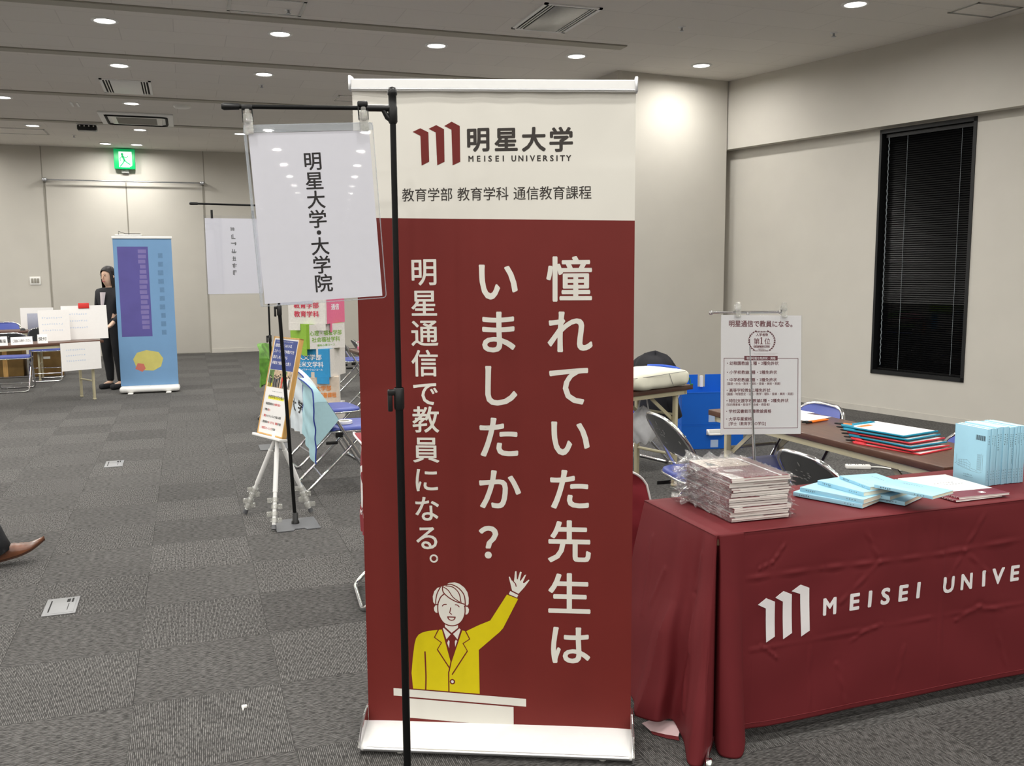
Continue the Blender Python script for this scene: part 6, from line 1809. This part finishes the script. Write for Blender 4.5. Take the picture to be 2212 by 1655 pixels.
def figure(name, label, loc, rz, H, J, clothes, hair_long):
    """J: joint positions in metres for a body facing local -y"""
    t = thing(name, label, 'person', loc, rz)
    pts = []; edges = []; ix = {}
    def v(k, p, r, frm=None):
        pts.append((*p, r)); ix[k] = len(pts) - 1
        if frm is not None: edges.append((ix[frm], ix[k]))
    v('pelvis', J['pelvis'], .108)
    v('waist', J['waist'], .102, 'pelvis'); v('chest', J['chest'], .122, 'waist'); v('neck0', J['neck'], (.06, .055), 'chest')
    hd = Vector(J['head'])
    v('neck1', (Vector(J['neck']) * .4 + hd * .6 + Vector((0, .01, -.055))), (.048, .048), 'neck0')
    v('jaw', hd + Vector((0, -.012, -.055)), (.062, .075), 'neck1'); v('face', hd + Vector((0, -.004, .01)), (.074, .092), 'jaw'); v('brow', hd + Vector((0, .004, .06)), (.074, .092), 'face'); v('crown', hd + Vector((0, .008, .10)), (.045, .055), 'brow')
    for s_, k in ((-1, 'l'), (1, 'r')):
        v('sh' + k, J['sh' + k], .058, 'chest'); v('ua' + k, Vector(J['sh' + k]).lerp(Vector(J['el' + k]), .5), .046, 'sh' + k); v('el' + k, J['el' + k], .038, 'ua' + k); v('fa' + k, Vector(J['el' + k]).lerp(Vector(J['wr' + k]), .4), .036, 'el' + k); v('wr' + k, J['wr' + k], .025, 'fa' + k)
        d = Vector(J['wr' + k]) - Vector(J['el' + k])
        hand(pts, edges, ix['wr' + k], d, (-s_ * .2, -1, 0), (-s_, 0, 0))
        v('hip' + k, J['hip' + k], .085, 'pelvis'); v('th' + k, Vector(J['hip' + k]).lerp(Vector(J['kn' + k]), .45), .076, 'hip' + k); v('kn' + k, J['kn' + k], .054, 'th' + k); v('ca' + k, Vector(J['kn' + k]).lerp(Vector(J['an' + k]), .35) + Vector((0, .015, 0)), .052, 'kn' + k); v('an' + k, J['an' + k], .034, 'ca' + k); v('to' + k, J['to' + k], J.get('foot', (.036, .022)), 'an' + k)
    body = skin_mesh('body', pts, edges, M['skin'], t)
    # face
    mb = MB()
    for s_ in (-1, 1):
        c = hd + Vector((s_ * .030, -.088, .018))
        mb.grid(lambda u, w_: c + Vector((.012 * math.cos(2 * PI * u) * math.sin(PI * w_), .006 * math.cos(PI * w_) * -1, .006 * math.sin(2 * PI * u) * math.sin(PI * w_))), 10, 6, 0)
        mb.tube([c + Vector((-.016, -.002, .018)), c + Vector((0, -.005, .023)), c + Vector((.016, -.001, .018))], .0025, 5)
    mb.build('eyes_and_brows', M['hair'], body)
    mb = MB(); mb.tube([hd + Vector((0, -.090, .015)), hd + Vector((0, -.103, -.018)), hd + Vector((0, -.094, -.026))], [.006, .012, .008], 8)
    for s_ in (-1, 1): mb.tube([hd + Vector((s_ * .073, .0, .025)), hd + Vector((s_ * .083, .008, .005)), hd + Vector((s_ * .073, .0, -.022))], [.008, .010, .006], 8)
    mb.build('nose_and_ears', M['skin'], body)
    mb = MB(); mb.tube([hd + Vector((-.022, -.082, -.052)), hd + Vector((0, -.090, -.051)), hd + Vector((.022, -.082, -.052))], [.003, .006, .003], 6); mb.build('mouth', M['pink_print'], body)
    # hair cap
    mb = MB()
    def cap(u, w_):
        a = 2 * PI * u; ph = w_ * PI * .56
        fr = max(0, -math.sin(a))          # toward the face
        ph *= 1 - .38 * fr
        r = (.086, .104, .108)
        p = Vector((r[0] * math.cos(a) * math.sin(ph), r[1] * math.sin(a) * math.sin(ph), r[2] * math.cos(ph)))
        if hair_long and w_ > .7 and fr < .45: p.z -= (w_ - .7) * .75; p.y += .012
        return hd + Vector((0, .008, .035)) + p
    mb.grid(cap, 32, 18, 0); mb.build('hair', M['hair'], t, solid=.006)
    # clothes
    for nm, mt, keys, grow in clothes:
        q = []; e = []; m_ = {}
        for k, fr in keys:
            p = pts[ix[k]]; r = p[3] if isinstance(p[3], tuple) else (p[3], p[3])
            q.append((p[0], p[1], p[2] - (.12 if nm == 'jacket' and k == 'pelvis' else 0), (r[0] * grow + .008, r[1] * grow + .008))); m_[k] = len(q) - 1
            if fr: e.append((m_[fr], m_[k]))
        skin_mesh(nm, q, e, mt, t)
    return t
TORSO = [('pelvis', None), ('waist', 'pelvis'), ('chest', 'waist'), ('neck0', 'chest')]
ARMS = [(a + k, b + k if b != 'chest' else 'chest') for k in 'lr' for a, b in (('sh', 'chest'), ('ua', 'sh'), ('el', 'ua'), ('fa', 'el'), ('wr', 'fa'))]
LEGS = [('pelvis', None), ('waist', 'pelvis')] + [(a + k, b + k if b != 'pelvis' else 'pelvis') for k in 'lr' for a, b in (('hip', 'pelvis'), ('th', 'hip'), ('kn', 'th'), ('ca', 'kn'), ('an', 'ca'))]
J1 = dict(pelvis=(0, 0, .83), waist=(0, .0, .98), chest=(0, .01, 1.17), neck=(0, .015, 1.30), head=(0, -.01, 1.43),
          shl=(-.165, .01, 1.23), ell=(-.215, .02, .99), wrl=(-.17, -.16, .86), shr=(.165, .01, 1.23), elr=(.215, .02, .99), wrr=(.17, -.16, .86),
          hipl=(-.08, 0, .80), knl=(-.085, -.01, .43), anl=(-.085, .02, .075), tol=(-.09, -.11, .035), hipr=(.08, 0, .80), knr=(.085, -.01, .43), anr=(.085, .02, .075), tor=(.09, -.11, .035))
p1 = figure('person', 'person in a black jacket with long dark hair standing beside the light blue roll-up banner', (-.93, 12.86, 0), R(-38), 1.55, J1,
            [('jacket', M['suit'], TORSO + ARMS, 1.10), ('trousers', M['trouser'], LEGS, 1.06)], True)
mb = MB(); mb.grid(lambda u, v: (-.045 + .09 * u * (1 - .6 * (1 - v)), -.118 - .012 * math.sin(u * PI), 1.02 + .22 * v), 6, 8, 0); mb.build('shirt_front', M['shirt'], p1)
for s_ in (-1, 1):
    mb = MB(); mb.rbox((s_ * .088 - .042, -.165, 0), (s_ * .088 + .042, .065, .07), .03, seg=3); mb.build('shoe', M['suit'], p1)
# --- someone walking in from the left: only the leading shoe and trouser hem show
J2 = dict(pelvis=(0, 0, .93), waist=(0, -.02, 1.10), chest=(0, -.03, 1.33), neck=(0, -.03, 1.49), head=(0, -.05, 1.63),
          shl=(-.19, -.03, 1.40), ell=(-.25, .10, 1.15), wrl=(-.22, .02, .90), shr=(.19, -.03, 1.40), elr=(.25, .02, 1.15), wrr=(.23, -.06, .90),
          hipl=(-.09, 0, .90), knl=(-.085, -.23, .50), anl=(-.07, -.415, .115), tol=(-.07, -.46, .075), hipr=(.09, 0, .90), knr=(.10, .02, .46), anr=(.10, .33, .15), tor=(.10, .27, .09), foot=(.02, .014))
WX, WY, WR = -1.405, 5.215, R(98)
p2 = figure('person', 'walking person at the left photo edge, only a brown pointed shoe and dark hem visible', (WX, WY, 0), WR, 1.75, J2,
            [('jacket', M['suit'], TORSO + ARMS, 1.10), ('trousers', M['trouser'], LEGS, 1.16)], False)
def shoe(parent, ank, pitch):
    """pointed leather shoe, heel to toe along -y, sole at z=0 before pitching about the heel"""
    Mx = Matrix.Translation(Vector(ank) + Vector((0, .055, -.105))) @ Matrix.Rotation(pitch, 4, 'X')
    L = .315
    def sec(s_, a):
        y = .02 - L * s_
        w = .034 * (math.sin(PI * min(1, s_ * 1.9 + .28)) * .25 + .75) if s_ < .3 else (.0335 + .0135 * math.sin(PI * (s_ - .3) / .62)) * (1 - max(0, (s_ - .72) / .285) ** 2.2)
        w = max(w, .006)
        if s_ < .06: w *= .55 + .45 * (s_ / .06) ** .5
        top = .088 if s_ < .34 else .088 - .054 * min(1, (s_ - .34) / .42) ** 1.0
        top -= .014 * max(0, (s_ - .7) / .3)
        spring = .030 * max(0, (s_ - .55) / .45) ** 1.8
        c, q = math.cos(a), math.sin(a)
        z = .010 + spring + (top - .006) * max(0, q) ** .75 if q > 0 else .010 + spring
        return (w * math.copysign(abs(c) ** .7, c), y, z + .0016 * math.sin(s_ * 70) * max(0, q) * (1 if .42 < s_ < .7 else 0))
    mb = MB(); mb.grid(lambda u, v: sec(v, PI * u), 22, 60, 0, Mx); sh_ = mb.build('shoe', M['leather'], parent)
    mb = MB()
    def so(u, v):
        x, y, z = sec(v, 0); spring = z - .010
        return (x * 1.10 * (1 - 2 * u), y, spring + .001)
    mb.grid(so, 8, 40, 0, Mx)
    mb.grid(lambda u, v: (lambda p: (p[0] * 1.10 * (1 if u >= 0 else 1), p[1], p[2] - .009 * (1 - u) + 0))(sec(v, 0)), 1, 40, 0, Mx)
    mb.grid(lambda u, v: (lambda p: (-p[0] * 1.10, p[1], p[2] - .009 * u))(sec(v, 0)), 1, 40, 0, Mx)
    mb.build('shoe_sole', M['sole'], sh_)
    mb = MB(); mb.rbox((-.031, -.055, -.022), (.031, .020, .003), .006, 0, Mx); mb.build('heel', M['sole'], sh_)
    mb = MB()
    mb.tube([Mx @ Vector(sec(.36 + .02 * k, PI * (.12 + .0 * k))) for k in range(3)], .0012, 5); mb.tube([Mx @ Vector(sec(.40, PI * (.06 + .88 * k / 16))) + Vector((0, 0, .0006)) for k in range(17)], .0014, 5)
    mb.build('seam', M['sole'], sh_)
    return sh_
shoe(p2, J2['anl'], R(-13)); shoe(p2, (.10, .33, .19), R(38))
def hem(parent, a, b_, r0, r1):
    a, b_ = Vector(a), Vector(b_)
    mb = MB(); P = [a.lerp(b_, k / 8) for k in range(9)]
    mb.tube(P, [r0 + (r1 - r0) * k / 8 + .003 * math.sin(k * 2.3) for k in range(9)], 18, 0, None, False)
    mb.build('trouser_hem', M['trouser'], parent, solid=.003)
hem(p2, J2['knl'], Vector(J2['anl']) + Vector((0, -.012, -.045)), .080, .066)

COL.objects.unlink(_to); bpy.data.objects.remove(_to)
